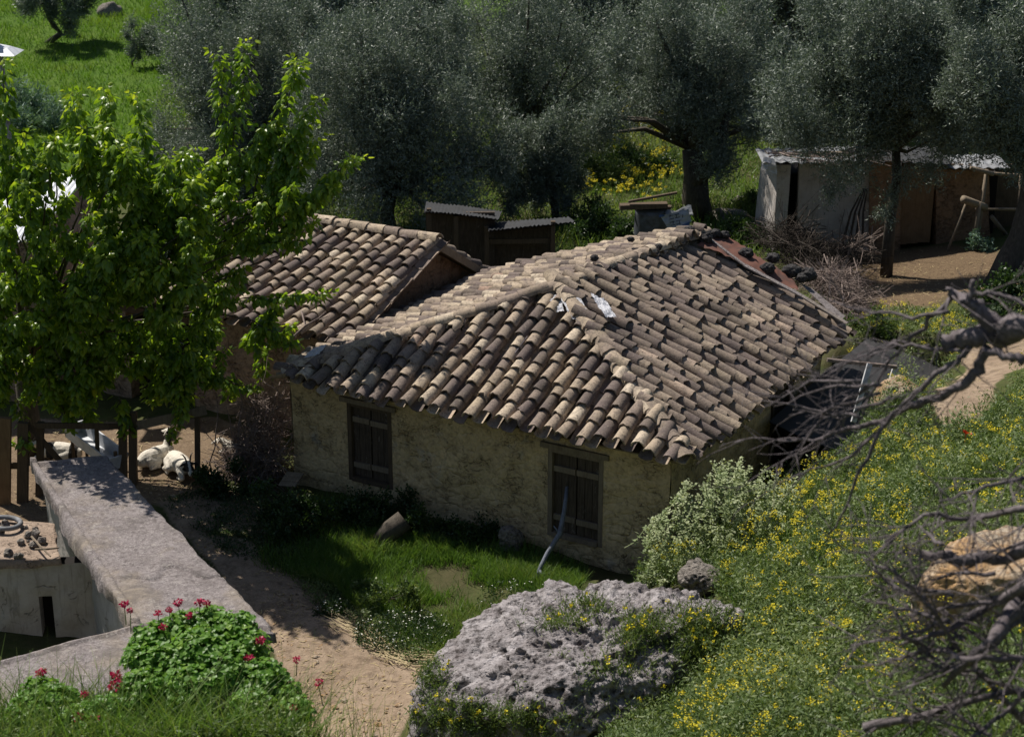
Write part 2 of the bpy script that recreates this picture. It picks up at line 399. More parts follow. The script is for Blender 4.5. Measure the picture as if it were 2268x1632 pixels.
# ------------------------------------------------------------------ terrain
CP = []
for u, v, z in ((700, 1120, .15), (900, 1180, .12), (1100, 1230, .12), (1300, 1260, .12), (1475, 1268, .15), (700, 1300, 0), (950, 1380, 0),
                (650, 1450, -.05), (760, 1600, -.1), (820, 1500, -.05), (500, 1250, .05), (350, 1080, .1), (150, 1010, .1), (560, 1000, .15), (300, 1200, 0),
                (450, 930, .2), (20, 1100, 0), (1150, 500, .2), (1600, 500, .2), (1680, 560, .4), (900, 500, .2), (500, 420, 0), (100, 500, .2), (1100, 1400, .1)):
    CP.append(WZ(u, v, z))
for u, v, y in ((2000, 600, 35), (2200, 640, 32.5), (1950, 680, 30.5), (2050, 760, 27.5), (2150, 850, 24.5), (2268, 760, 27.6), (2268, 900, 22.5),
                (2000, 950, 22.5), (1900, 935, 24), (1800, 1015, 23.2), (1720, 1115, 22.2), (1600, 1205, 21.4), (1470, 1290, 20.6),
                (1900, 1200, 18.5), (2268, 1200, 16), (1700, 1400, 17), (1900, 1500, 15), (2268, 1500, 12.5), (1800, 1632, 13.5),
                (1400, 1632, 15.6), (1150, 1632, 16.7), (2268, 1632, 11), (930, 1632, 17.4), (350, 1660, 13.4), (80, 1660, 13.4), (580, 1660, 13.6),
                (1400, 1400, 18.8), (1200, 1500, 18.2), (2400, 640, 32)):
    CP.append(WY(u, v, y))
for a, b, z in ((3.3, 3.3, .25), (6.7, 1.2, .25), (6.9, 3.2, .35), (7.0, 5.2, .5), (0, 3, .2), (-3, 2, .2), (-4, 5, .2), (3.3, 7.5, .25)):
    CP.append(HL(a, b, z))
CP += [np.array(p, float) for p in ((0, 0, 9.4), (7, 0, 9.6), (-7, 0, 9.3), (0, 8, 4.9), (4.5, 8, 5.3), (-4.5, 8, 4.8), (-1, 12, 3.1), (2.5, 12.2, 2.9),
       (-1.25, 14.3, 1.7), (-1.3, 13.2, 2.5), (-7, 19, 0), (-9, 24, 0), (-12, 20, 0), (9, 18, 3.6), (12, 24, 3.2), (11, 14, 4.6), (10, 30, 2), (14, 34, 2), (-3.2, 16.9, .1), (-5.6, 17.6, -.35), (-6.6, 18.4, -.35), (-4.6, 15.6, 1.0), (-4.2, 14.0, 2.5), (-3, 14.0, 2.4), (-2.2, 13.9, 2.3), (-3, 13, 2.95), (-2, 13, 2.9), (-5.2, 13.6, 2.6))]
CP = np.array(CP)
def zbase(x, y):
    f = np.clip((y - 44) / 60, 0, 1)
    far = 1.2 * f + np.clip(y - 62, 0, None) * .045 + np.clip(y - 120, 0, None) * .07
    near = np.clip(-y, 0, 40) * .12 + np.clip(3 - y, 0, 3) * 0
    return far + near
def _kern(d2, sg): return np.exp(-d2 / (2 * sg * sg))
_D2 = ((CP[:, None, :2] - CP[None, :, :2]) ** 2).sum(-1); _r = CP[:, 2] - zbase(CP[:, 0], CP[:, 1])
_W = np.linalg.solve(_kern(_D2, 4.5) + np.eye(len(CP)) * .12, _r)
_r2 = _r - _kern(_D2, 4.5) @ _W
_W2 = np.linalg.solve(_kern(_D2, 1.3) + np.eye(len(CP)) * .02, _r2)
def _sm(x, a, b): t = np.clip((x - a) / (b - a), 0, 1); return t * t * (3 - 2 * t)
def gz(x, y):
    x = np.asarray(x, float); y = np.asarray(y, float)
    sh = x.shape; X = x.ravel(); Y = y.ravel(); out = np.empty(len(X))
    for i in range(0, len(X), 20000):
        d2 = (X[i:i + 20000, None] - CP[None, :, 0]) ** 2 + (Y[i:i + 20000, None] - CP[None, :, 1]) ** 2
        out[i:i + 20000] = _kern(d2, 4.5) @ _W + _kern(d2, 1.3) @ _W2
    back = np.clip((4 - Y) / 8, 0, 1)
    out = out * (1 - back) + back * 9.4
    z = out + zbase(X, Y)
    a = (X - A_[0]) * HU[0] + (Y - A_[1]) * HU[1]; b = (X - A_[0]) * HN[0] + (Y - A_[1]) * HN[1]
    w = _sm(a, 5.9, 6.2) * (1 - _sm(a, 7.7, 8.3)) * _sm(b, .6, 1.6) * (1 - _sm(b, 7.7, 8.3))
    return (z * (1 - w) + np.minimum(z, .3) * w).reshape(sh)
def G(u, v):
    """where the line of sight through a picture point meets the ground"""
    d = rays(u, v); t = np.linspace(8, 130, 2400) / d[1]
    p = C0 + d * t[:, None]; g = gz(p[:, 0], p[:, 1])
    i = np.argmax(p[:, 2] < g)
    if p[i, 2] >= g[i]: i = len(t) - 1
    q = p[i].copy(); q[2] = g[i]; return q
def poly(*uv): return np.array([G(u, v)[:2] for u, v in uv])
def inside(pg, x, y):
    r = np.zeros(x.shape, bool); n = len(pg)
    for i in range(n):
        (x1, y1), (x2, y2) = pg[i], pg[(i + 1) % n]
        c = ((y1 > y) != (y2 > y)) & (x < (x2 - x1) * (y - y1) / (y2 - y1 + 1e-12) + x1); r ^= c
    return r
def edged(pg, x, y):
    d = np.full(x.shape, 1e9); n = len(pg)
    for i in range(n):
        a, b = pg[i], pg[(i + 1) % n]; e = b - a; L = max(e @ e, 1e-9)
        t = np.clip(((x - a[0]) * e[0] + (y - a[1]) * e[1]) / L, 0, 1)
        d = np.minimum(d, np.hypot(x - a[0] - t * e[0], y - a[1] - t * e[1]))
    return np.where(inside(pg, x, y), d, -d)
PATH = poly((470, 1180), (560, 1200), (640, 1265), (740, 1335), (800, 1370), (960, 1480), (900, 1540), (870, 1640), (680, 1640), (590, 1420), (440, 1240), (300, 1060), (420, 1070), (640, 1105), (660, 1190))
PEN = poly((-80, 930), (470, 930), (560, 985), (450, 1090), (330, 1120), (200, 1180), (-80, 1180))
YARD = poly((1880, 560), (2050, 548), (2200, 552), (2290, 590), (2260, 630), (2100, 660), (2000, 700), (1930, 690), (1900, 600))
RPATH = poly((2120, 800), (2200, 755), (2330, 735), (2330, 790), (2230, 830), (2170, 930), (2090, 970), (2070, 900))
FIELD = poly((-300, -30), (450, -30), (420, 120), (330, 330), (250, 420), (-300, 520))
def axis(lo, hi, st, a, b):
    c = list(np.arange(lo, hi, st)); s = st
    while c[-1] < b: s *= 1.25; c.append(c[-1] + s)
    s = st
    while c[0] > a: s *= 1.25; c.insert(0, c[0] - s)
    return np.array(c)
gx = axis(-14, 14, .16, -420, 420); gy = axis(9, 48, .16, -80, 600)
GX, GY = np.meshgrid(gx, gy)
GZ = gz(GX, GY)
PP = np.stack([GX, GY, GX * 0], -1)
GZ = GZ + .05 * fbm(PP, .9, 3, 4) * np.clip((GY - 5) / 10, 0, 1) * np.clip((80 - GY) / 30, 0.2, 1)
mb = MB().add(np.stack([GX, GY, GZ], -1), grid_faces(len(gx), len(gy)))
ground = mb.build('ground', M['ground'], None, True); ground['kind'] = 'structure'
def sm(x, a, b): t = np.clip((x - a) / (b - a), 0, 1); return t * t * (3 - 2 * t)
wob = .25 * fbm(PP, .8, 9, 3)
def put(nm, val):
    a = ground.data.attributes.new(nm, 'FLOAT', 'POINT'); a.data.foreach_set('value', np.clip(val, 0, 1).astype(np.float32).ravel())
put('dirt', np.maximum.reduce([sm(edged(p, GX, GY) + wob, -.25, .25) for p in (PATH, PEN, RPATH)]))
put('litter', np.maximum(sm(edged(YARD, GX, GY) + wob * 2, -.4, .4), .7 * sm(edged(PEN, GX, GY) + wob, -.3, .3)))  # pen part darkens the ground colour for its shade; yard part is litter
put('meadow', sm(edged(FIELD, GX, GY) + wob, -1, 1) + sm(GY, 55, 60) * 0 + sm(np.abs(GX) * 0 + GY, 60, 70))
def gpt(u, v, y=None):
    p = G(u, v) if y is None else WY(u, v, y)
    p[2] = gz(p[0], p[1]); return p

# ------------------------------------------------------------------ foliage makers
def leaves(P, D, N, L, Wd, mb, tint):
    """rhombic leaves: base P, direction D, facing N"""
    D = nrm(D); Sd = nrm(np.cross(D, N)); L = np.broadcast_to(L, (len(P),))[:, None]; Wd = np.broadcast_to(Wd, (len(P),))[:, None]
    V = np.stack([P, P + D * L * .45 + Sd * Wd / 2, P + D * L, P + D * L * .45 - Sd * Wd / 2], 1)
    n = len(P); mb.add(V.reshape(-1, 3), np.arange(n * 4).reshape(n, 4), np.repeat(tint, 4)); return mb
def unit(n): return nrm(RNG.normal(size=(n, 3)))
def blades(P, H, Wd, lean, mb, tint, k=2, bend=.5):
    n = len(P); ph = RNG.uniform(0, 6.283, n); dr = np.stack([np.cos(ph), np.sin(ph), 0 * ph], -1)
    fa = RNG.uniform(0, 6.283, n); sd = np.stack([np.cos(fa), np.sin(fa), 0 * fa], -1)
    H = np.broadcast_to(H, (n,)); Wd = np.broadcast_to(Wd, (n,)); lean = np.broadcast_to(lean, (n,))
    rows = []
    for i in range(k + 1):
        t = i / k; c = P + dr * (lean * H * (t * (1 - bend) + bend * t * t))[:, None] + UP * (H * t * (1 - .25 * lean * t))[:, None]
        wv = Wd * (1 - t) ** .7 * .5 if i < k else Wd * .06
        rows += [c - sd * wv[:, None], c + sd * wv[:, None]]
    V = np.stack(rows, 1).reshape(-1, 3); m = 2 * (k + 1); b = (np.arange(n) * m)[:, None]
    F_ = np.concatenate([b + np.array([[2 * i, 2 * i + 1, 2 * i + 3, 2 * i + 2]]) for i in range(k)])
    mb.add(V, F_, np.repeat(tint, m)); return mb
def scatter(pg, n, avoid=()):
    lo, hi = pg.min(0), pg.max(0); out = []; c = 0
    while c < n:
        q = RNG.uniform(lo, hi, (n, 2)); ok = inside(pg, q[:, 0], q[:, 1])
        for a in avoid: ok &= ~inside(a, q[:, 0], q[:, 1])
        q = q[ok]; out.append(q); c += len(q)
        if len(q) == 0: break
    q = np.concatenate(out)[:n]
    return np.column_stack([q, gz(q[:, 0], q[:, 1])])
def clump(mb, c, r, n, L, Wd, sq=(1, 1, 1), upb=.4, shell=.55, spray=10):
    """a puff of leafy sprays"""
    ns = max(1, n // spray); d = unit(ns); rr = RNG.uniform(shell, 1, ns) ** .8
    pos = np.asarray(c) + d * rr[:, None] * np.asarray(sq) * r
    dirs = nrm(d + UP * upb + RNG.normal(size=(ns, 3)) * .45)
    p = np.repeat(pos, spray, 0) + np.repeat(dirs, spray, 0) * (np.tile(np.linspace(-.5, .5, spray), ns) * L * spray * .40)[:, None]
    nn = len(p); ld = nrm(np.repeat(dirs, spray, 0) * .7 + unit(nn) * .9)
    ls = L * RNG.uniform(.7, 1.25, nn)
    t = np.clip(np.repeat(RNG.normal(.45, .2, ns), spray) + RNG.normal(0, .14, nn), 0, 1)
    leaves(p, ld, unit(nn), ls, Wd * RNG.uniform(.8, 1.2, nn), mb, t)
def wig(p, q, n, amp, seed=0):
    t = np.linspace(0, 1, n)[:, None]; pts = np.asarray(p) * (1 - t) + np.asarray(q) * t
    L = np.linalg.norm(np.asarray(q) - np.asarray(p)); o = RNG.normal(size=(n, 3)) * amp * L; o[0] = 0; o[-1] = 0
    return pts + o

def olive(label, box, y, base, n, trunk=None, r0=.17, lobes=34, L=.085, Wd=.022, seed=1, depth=1.0, group='olive trees behind the houses', limbs=True, name='olive_tree', mat='olive', low=.25, skirt=0):
    u0, u1, v0, v1 = box
    c = WY((u0 + u1) / 2, (v0 + v1) / 2, y); pm = pxm(y, c[2]); rx = (u1 - u0) / 2 / pm; rz = (v1 - v0) / 2 / pm * 1.0
    if base is None: b = np.array([c[0], y, 0])
    else: b = WY(base, 500, y)
    b[2] = gz(b[0], b[1]) - .05
    t = thing(name, label, 'tree', b, group)
    fb = MB(); tb = MB()
    fork = b + (c - b) * .45 if trunk is None else trunk[-1]
    fork = np.asarray(fork, float); 
    if trunk is None: fork[2] = max(b[2] + .9, min(c[2] - rz * .8, b[2] + 1.6)); pts = wig(b, fork, 6, .03)
    else: pts = np.array([b] + list(trunk))
    tb.tube(pts, np.linspace(r0 * 1.25, r0 * .75, len(pts)), 10, rough=.12)
    ga = math.pi * (3 - math.sqrt(5))
    for i in range(lobes):
        zz = 1 - 2 * (i + .5) / lobes; ph = i * ga + seed
        d = np.array([math.cos(ph) * math.sqrt(1 - zz * zz), math.sin(ph) * math.sqrt(1 - zz * zz), zz])
        rr = RNG.uniform(.62, 1.05) if i % 4 else RNG.uniform(.2, .6)
        pos = c + d * rr * (1 + .72 * float(vnoise(d + seed * 7.3, 1.9, seed))) * np.array([rx * .9, rx * depth * .9, rz * .9])
        lr = RNG.uniform(.17, .36) * min(rx, rz)
        if zz < -low and RNG.random() < .12: continue
        gl = max(gz(pos[0], pos[1]) + .3, 0)
        if pos[2] - lr < gl: pos[2] = gl + lr
        clump(fb, pos, lr, int(1.25 * n / lobes), L, Wd, (1, 1, RNG.uniform(1.1, 1.9)), .75, .15, 9)
        if limbs and i % 2 == 0:
            m = fork * .5 + pos * .5 + RNG.normal(size=3) * .12 - UP * .1
            tb.tube([fork, (fork + m) / 2 + RNG.normal(size=3) * .05, m, pos, pos + nrm(pos - fork) * lr * .7], [r0 * .5, r0 * .36, r0 * .25, r0 * .12, r0 * .04], 5)
    for i in range(skirt):
        ph = RNG.uniform(0, 6.283); rr = RNG.uniform(.55, 1.12); pos = np.array([c[0] + math.cos(ph) * rr * rx, c[1] + math.sin(ph) * rr * rx * depth, c[2] - rz * RNG.uniform(.35, .95)])
        lr = RNG.uniform(.16, .30) * min(rx, rz); pos[2] = max(pos[2], gz(pos[0], pos[1]) + lr * .9); clump(fb, pos, lr, int(1.2 * n / lobes), L, Wd, (1, 1, RNG.uniform(1.2, 1.8)), .0, .15, 9)
        tb.tube([fork, (fork + pos) / 2 + UP * .3, pos], [r0 * .3, r0 * .2, r0 * .05], 5)
    fb.build('crown', M[mat], t); tb.build('trunk', M['bark'], t, True)
    return t, fork

# ------------------------------------------------------------------ roof tiles
def half_tile(mb, p, dn, sd, up, L, w0, w1, h, th=.02, inv=False, tint=.5, k=8, chip=0):
    """barrel tile: p = centre of its upper end, dn = down the slope; narrow end up"""
    a = np.linspace(0, math.pi, k); s = -1 if inv else 1; rows = []
    jag = chip * RNG.uniform(-.5, .5, k)
    if chip and RNG.random() < .18: jag[RNG.integers(0, k - 3):] -= RNG.uniform(.02, .07)
    for (t, wv) in ((0, w0), (.5, (w0 + w1) / 2), (1, w1)):
        for off in (0, th):
            x = np.cos(a) * (wv / 2 - (off if not inv else 0)); z = s * np.sin(a) * (h - (off if not inv else -off))
            LL = L * t + (jag if t == 1 else 0)
            rows.append(p + np.outer(x, sd) + np.outer(z, up) + np.multiply.outer(np.broadcast_to(LL, (k,)), dn))
    o = np.arange(k - 1)
    def strip(A, B, flip): 
        V = np.concatenate([A, B]); n = len(A); i = np.arange(n - 1); F_ = np.stack([i, i + 1, n + i + 1, n + i], -1); mb.add(V, F_[:, ::-1] if flip else F_, tint)
    V = np.concatenate([rows[0], rows[2], rows[4]]); mb.add(V, grid_faces(k, 3)[:, ::-1] if inv else grid_faces(k, 3), tint)
    V = np.concatenate([rows[1], rows[3], rows[5]]); mb.add(V, grid_faces(k, 3) if inv else grid_faces(k, 3)[:, ::-1], tint)
    strip(rows[4], rows[5], False); strip(rows[0], rows[1], True)
    for e in (0, k - 1): strip(np.array([rows[0][e], rows[2][e], rows[4][e]]), np.array([rows[1][e], rows[3][e], rows[5][e]]), e == 0)
def tile_tint():
    r = RNG.random()
    if r < .025: return RNG.uniform(.95, 1)
    return float(np.clip(RNG.normal(.24, .12) if RNG.random() < .42 else RNG.normal(.66, .15), 0, .93))
def slope(mb, e0, e1, pg, rise, pitch, expo=.285, L=.42, over=.13, seed=0, jit=1.0, wtile=.212, tsh=None, lift=.07):
    """tiles on one roof face. e0->e1 eave (world); pg polygon in (s,t) metres along / up from the eave in plan; rise dz/dt"""
    ev = e1 - e0; Ls = np.linalg.norm(ev[:2]); su = nrm(np.array([ev[0], ev[1], 0])); tn = np.array([-su[1], su[0], 0])
    tan = rise; cs = 1 / math.sqrt(1 + tan * tan)
    dn = nrm(-tn - UP * tan); up = nrm(UP - tn * tan); up = nrm(np.cross(np.cross(dn, up), dn)); 
    if up[2] < 0: up = -up
    def pos(s, t): 
        p = e0 + ev * (s / Ls) + tn * t + UP * (t * tan)
        return p + UP * (.075 * float(vnoise(np.array([s * .45, t * .55, seed]), 1, seed)) + .02 * float(vnoise(np.array([s * 2, t * 2, seed]), 1, seed + 3)))
    smin, smax = pg[:, 0].min(), pg[:, 0].max(); s = smin + pitch * .5; n = len(pg)
    while s < smax:
        ts = []
        for i in range(n):
            a, b = pg[i], pg[(i + 1) % n]
            if (a[0] <= s) != (b[0] <= s): ts.append(a[1] + (b[1] - a[1]) * (s - a[0]) / (b[0] - a[0]))
        if len(ts) >= 2:
            t0, t1 = min(ts), max(ts)
            wander = RNG.normal(0, .012)
            for ch in (0, 1):                       # 0 channel tiles, 1 cover tiles
                ss = s + (pitch / 2 if ch == 0 else 0); sw = 0
                t = t0 - over + RNG.uniform(-.05, .05); first = True; rows = []
                while t < t1 - .02: rows.append(t); t += expo * cs * RNG.uniform(.62, 1.3)
                for r, tt in enumerate(rows):
                    sw = np.clip(sw + RNG.normal(0, .010 * jit), -.04, .04)
                    Lt = L * RNG.uniform(.9, 1.08)
                    top = tt + Lt * cs
                    if top > t1 + .14: Lt = max(.2, (t1 + .14 - tt) / cs); top = tt + Lt * cs
                    p0 = pos(ss + sw, top); p1 = pos(ss + sw, tt)
                    ddn = nrm(p1 - p0 + UP * (lift if ch else .012) + su * RNG.normal(0, .018 * jit) + UP * max(0, RNG.normal(0, .008 * jit)))
                    yaw = RNG.normal(0, .05 * jit); sd = nrm(su + up * yaw * .6); sd = nrm(sd - ddn * (sd @ ddn)); uu = np.cross(ddn, sd); uu = uu if uu[2] > 0 else -uu
                    wj = wtile * RNG.uniform(.92, 1.06)
                    if ch: half_tile(mb, p0 + up * .045, ddn, sd, uu, Lt, wj * .84, wj, .098 * RNG.uniform(.88, 1.08), tint=tile_tint() if tsh is None else float(np.clip(RNG.normal(tsh, .15), .05, .9)) if RNG.random() > .04 else .97, chip=.03 * jit)
                    else: half_tile(mb, p0 + up * .055, ddn, sd, uu, Lt, wj * .86, wj, .062, inv=True, tint=tile_tint() * (.7 if r else 1), k=5)
        s += pitch * RNG.uniform(.95, 1.05)
def cap_line(mb, p, q, up=UP, w=.26, expo=.36, L=.46, h=.105, jit=1):
    """ridge or hip tiles laid from the low end p up to q"""
    d = nrm(q - p); n = int(np.linalg.norm(q - p) / expo)
    for i in range(n + 1):
        low = p + d * expo * i - d * .05; dn = nrm(-d + UP * .05 + RNG.normal(size=3) * .022 * jit)
        sd = nrm(np.cross(dn, up)); uu = np.cross(sd, dn); uu = uu if uu[2] > 0 else -uu
        half_tile(mb, low - dn * L + UP * RNG.uniform(.035, .06), dn, sd, uu, L, w * .85, w * RNG.uniform(.95, 1.06), h, tint=tile_tint() * .55 + .35, chip=.03)

def wall_panel(mb, p, q, z0, z1, holes=(), cell=.06, amp=.035, nout=None, seed=0, rag=0):
    """a rough rubble wall face between plan points p,q with openings (s0,s1,za,zb) cut through"""
    p = np.asarray(p, float); q = np.asarray(q, float); L = np.linalg.norm((q - p)[:2]); d = nrm((q - p) * np.array([1, 1, 0]))
    def cuts(a, b, extra):
        c = sorted(set([a, b] + [e for e in extra if a < e < b])); out = []
        for i in range(len(c) - 1):
            k = max(1, int(round((c[i + 1] - c[i]) / cell))); out += list(np.linspace(c[i], c[i + 1], k, endpoint=False))
        return np.array(out + [b])
    ss = cuts(0, L, [e for h in holes for e in h[:2]]); zs = cuts(z0, z1, [e for h in holes for e in h[2:]])
    SS, ZZ = np.meshgrid(ss, zs)
    V = p[None, None] * np.array([1, 1, 0]) + SS[..., None] * d + ZZ[..., None] * UP
    disp = amp * (fbm(V, 1.6, seed, 4) * .8 + .35 * vnoise(V, 7, seed + 5))
    for h in holes:
        dd = np.maximum(np.maximum(h[0] - SS, SS - h[1]), np.maximum(h[2] - ZZ, ZZ - h[3])); disp = disp * np.clip(np.abs(dd) / .12, 0, 1)
    V = V + disp[..., None] * nout
    Fq = grid_faces(len(ss), len(zs)); fc = V.reshape(-1, 3)
    cs_ = (SS.ravel()[Fq].mean(1)); cz = ZZ.ravel()[Fq].mean(1); keep = np.ones(len(Fq), bool)
    for h in holes: keep &= ~((cs_ > h[0]) & (cs_ < h[1]) & (cz > h[2]) & (cz < h[3]))
    mb.add(fc, Fq[keep])
    for h in holes:
        for (a, za, b, zb) in ((h[0], h[2], h[0], h[3]), (h[1], h[3], h[1], h[2]), (h[0], h[3], h[1], h[3]), (h[1], h[2], h[0], h[2])):
            e = [p * [1, 1, 0] + d * a + UP * za, p * [1, 1, 0] + d * b + UP * zb]
            mb.add([e[0], e[1], e[1] - nout * .22, e[0] - nout * .22], [[0, 1, 2, 3]])
#PART2
# ------------------------------------------------------------------ the farmhouse
house = thing('farmhouse', 'stone farmhouse with hipped clay tile roof and two shuttered windows, nearest the camera', 'house', HL(3.2, 3.2, .2))
WA, WB = -.12, 6.26
d0 = (WP(1708, 900, HL(WB, 0), HU) - A_) @ HN; d1 = (WP(1752, 900, HL(WB, 0), HU) - A_) @ HN
HOLE = [(.92, 1.72, .45, 1.73), (4.37, 5.25, .33, 1.70)]
mb = MB(); wall_panel(mb, HL(WA, .25), HL(WB, .25), -.3, 2.1, [(a + .12, b + .12, c, d) for a, b, c, d in HOLE], .055, .04, -HN, 1)
mb.build('wall', M['mud'], house, True)
mb = MB(); wall_panel(mb, HL(WB, .25), HL(WB, 6.15), -.3, 2.14, [(d0 - .25, d1 - .25, .2, 1.85)], .06, .045, HU, 2)
mb.build('wall', M['mud'], house, True)
mb = MB(); wall_panel(mb, HL(WA + .05, 6.05), HL(WA, .25), -.3, 2.12, [], .12, .03, -HU, 3)
wall_panel(mb, HL(WB, 6.15), HL(WA, 6.05), -.3, 2.1, [], .12, .03, HN, 4)
mb.add([HL(WB, 6.15, 2.1), HL(WA, 6.05, 2.1), HL(ql[0], 6.1, RZ - .05)], [[0, 1, 2]])
mb.build('wall', M['rubble'], house, True)
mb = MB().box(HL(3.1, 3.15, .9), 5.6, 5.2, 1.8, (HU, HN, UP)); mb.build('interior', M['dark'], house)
# windows
for wi, (a0, a1, z0, z1) in enumerate(HOLE):
    fr = MB()
    fy = .25 + .045
    fr.box(HL(a0 + .035, fy, (z0 + z1) / 2), .07, .10, z1 - z0 - .006, (HU, HN, UP)); fr.box(HL(a1 - .035, fy, (z0 + z1) / 2), .07, .10, z1 - z0 - .006, (HU, HN, UP))
    fr.box(HL((a0 + a1) / 2, fy, z1 - .035), a1 - a0 - .146, .098, .064, (HU, HN, UP)); fr.box(HL((a0 + a1) / 2, fy - .012, z0 + .035), a1 - a0 - .146, .12, .064, (HU, HN, UP))
    f = fr.build('window', M['oldwood'] if wi else M['darkwood'], house)
    lt = MB().box(HL((a0 + a1) / 2, .215, z1 + .04), a1 - a0 + .2, .05, .075, (HU, HN, UP)); lt.build('lintel', M['oldwood'], f)
    mid = (a0 + a1) / 2
    for sgn in (0, 1):
        l0, l1 = (a0 + .075, mid - .008) if sgn == 0 else (mid + .008, a1 - .075)
        sh = MB(); npl = 3; wd = (l1 - l0) / npl
        for i in range(npl):
            sh.box(HL(l0 + wd * (i + .5), fy + .02 + RNG.uniform(-.004, .004), (z0 + z1) / 2 + RNG.uniform(-.006, .006)), wd - .007, .028, z1 - z0 - .16, (HU, HN, UP))
        for zz in (z0 + (z1 - z0) * (.20 if wi == 0 else .24), z1 - (z1 - z0) * (.24 if wi == 0 else .23)):
            pass
        s_ = sh.build('shutter', M['shutter'], f)
        for zz in (z0 + (z1 - z0) * .22, z1 - (z1 - z0) * .22):
            MB().box(HL((l0 + l1) / 2, fy - .012 - .01 * sgn, zz + RNG.uniform(-.015, .015)), l1 - l0 - .012, .03, .085, (HU, HN, UP)).build('batten', M['oldwood'], f)
# door in the right hand wall
db = (d0 + d1) / 2; dw = d1 - d0
dr = MB()
for i in range(5): dr.box(HL(WB - .08 + RNG.uniform(-.004, .004), d0 + dw * (i + .5) / 5, 1.02), .035, dw / 5 - .008, 1.6, (HU, HN, UP))
door = dr.build('door', M['shutter'], house)
fr = MB(); fr.box(HL(WB - .03, d0 + .04, 1.0), .12, .08, 1.7, (HU, HN, UP)); fr.box(HL(WB - .03, d1 - .04, 1.0), .12, .08, 1.7, (HU, HN, UP)); fr.box(HL(WB - .03, db, 1.80), .118, dw - .165, .08, (HU, HN, UP))
fr.build('door_frame', M['darkwood'], door)
# roof
roof = bpy.data.objects.new('roof', None); COL.objects.link(roof); roof.parent = house
def frame(e0, e1, pts):
    su = nrm(np.array([*(e1 - e0)[:2], 0])); tn = np.array([-su[1], su[0], 0]); return np.array([[(p - e0) @ su, (p - e0) @ tn] for p in pts])
def face(e0, e1, ring, tops, seed, pitch=.255, **kw):
    pg = frame(e0, e1, ring); tt = frame(e0, e1, tops)[:, 1].mean(); mb = MB()
    slope(mb, e0, e1, pg, (RZ - Z0) / tt, pitch, seed=seed, **kw); mb.build('roof_slope', M['tile'], roof, True)
face(A_, B_, [A_, B_, P_], [P_], 1, .262)
face(B_, C_, [B_, C_, Q_, P_], [P_, Q_], 2, .245, expo=.31, jit=1.5, L=.48, wtile=.20, tsh=.40, lift=.045)
face(D_, A_, [D_, A_, P_, Q_], [P_, Q_], 3, .25, expo=.27, jit=1.4)
up_ = UP * .07
mb = MB(); cap_line(mb, B_ - nrm(P_ - B_) * .05 + UP * .03, P_ + up_, w=.29, expo=.34); mb.build('hip_cap', M['tile'], roof, True)
mb = MB(); cap_line(mb, A_ + UP * .04, P_ + up_, w=.26, expo=.34, jit=1.8); mb.build('hip_cap', M['tile'], roof, True)
mb = MB(); cap_line(mb, P_ + up_, Q_ + up_, w=.27, expo=.33, jit=1.6); mb.build('ridge_cap', M['tile'], roof, True)
mb = MB(); z_ = UP * -.045
for ring in ([A_, B_, P_], [B_, C_, Q_, P_], [D_, A_, P_, Q_]):
    V = np.array([p + z_ for p in ring]); mb.add(V, [list(range(len(ring)))])
mb.build('roof_deck', M['darkwood'], roof)
mb = MB()
for p, q in ((A_, B_), (B_, C_), (D_, A_)):
    n = np.cross(nrm(q - p), UP); ins = -n * .10
    mb.bar(p + ins + UP * -.06, q + ins + UP * -.06, .14, .035)
mb.build('eave_board', M['oldwood'], roof)
NR = nrm(np.cross(C_ - B_, P_ - B_)); NR = NR if NR[2] > 0 else -NR
def onroof(u, v, off=.08): return WP(u, v, Q_ + NR * off, NR)
# rusty sheet and pale verge along the far edge
SH = [onroof(u, v, .07) for u, v in ((1545, 541), (1588, 514), (1678, 566), (1758, 618), (1770, 646), (1650, 588))]
mb = MB()
ed0, ed1 = [np.array([SH[0], SH[5], SH[4]]), np.array([SH[1], SH[2], SH[3]])]
tt = np.linspace(0, 1, 25)
def along(E, t): return np.stack([np.interp(t, [0, .5, 1], E[:, i]) for i in range(3)], -1)
a_, b_ = along(ed0, tt), along(ed1, tt); rows = []
for s_ in np.linspace(0, 1, 9):
    r = a_ * (1 - s_) + b_ * s_; r = r + NR * (.012 * np.sin(tt * 60))[:, None] + NR * .03 * fbm(r, 2.5, 4, 3)[:, None]; rows.append(r)
mb.add(np.concatenate(rows), grid_faces(25, 9)); mb.build('rusty_sheet', M['rust'], roof, True)
VE = [onroof(u, v, .10) for u, v in ((1560, 520), (1650, 588), (1775, 655), (1875, 716))]
mb = MB()
for i in range(3): mb.bar(VE[i], VE[i + 1] + (VE[i + 1] - VE[i]) * .01, .10 if i else .06, .02, tuple(NR))
q0, q1, q2, q3 = [onroof(u, v, .03) for u, v in ((1770, 625), (1800, 640), (1872, 700), (1860, 712))]
mb.add([q0, q1, q2, q3], [[0, 1, 2, 3]]); mb.build('verge_strip', M['concrete'], roof)
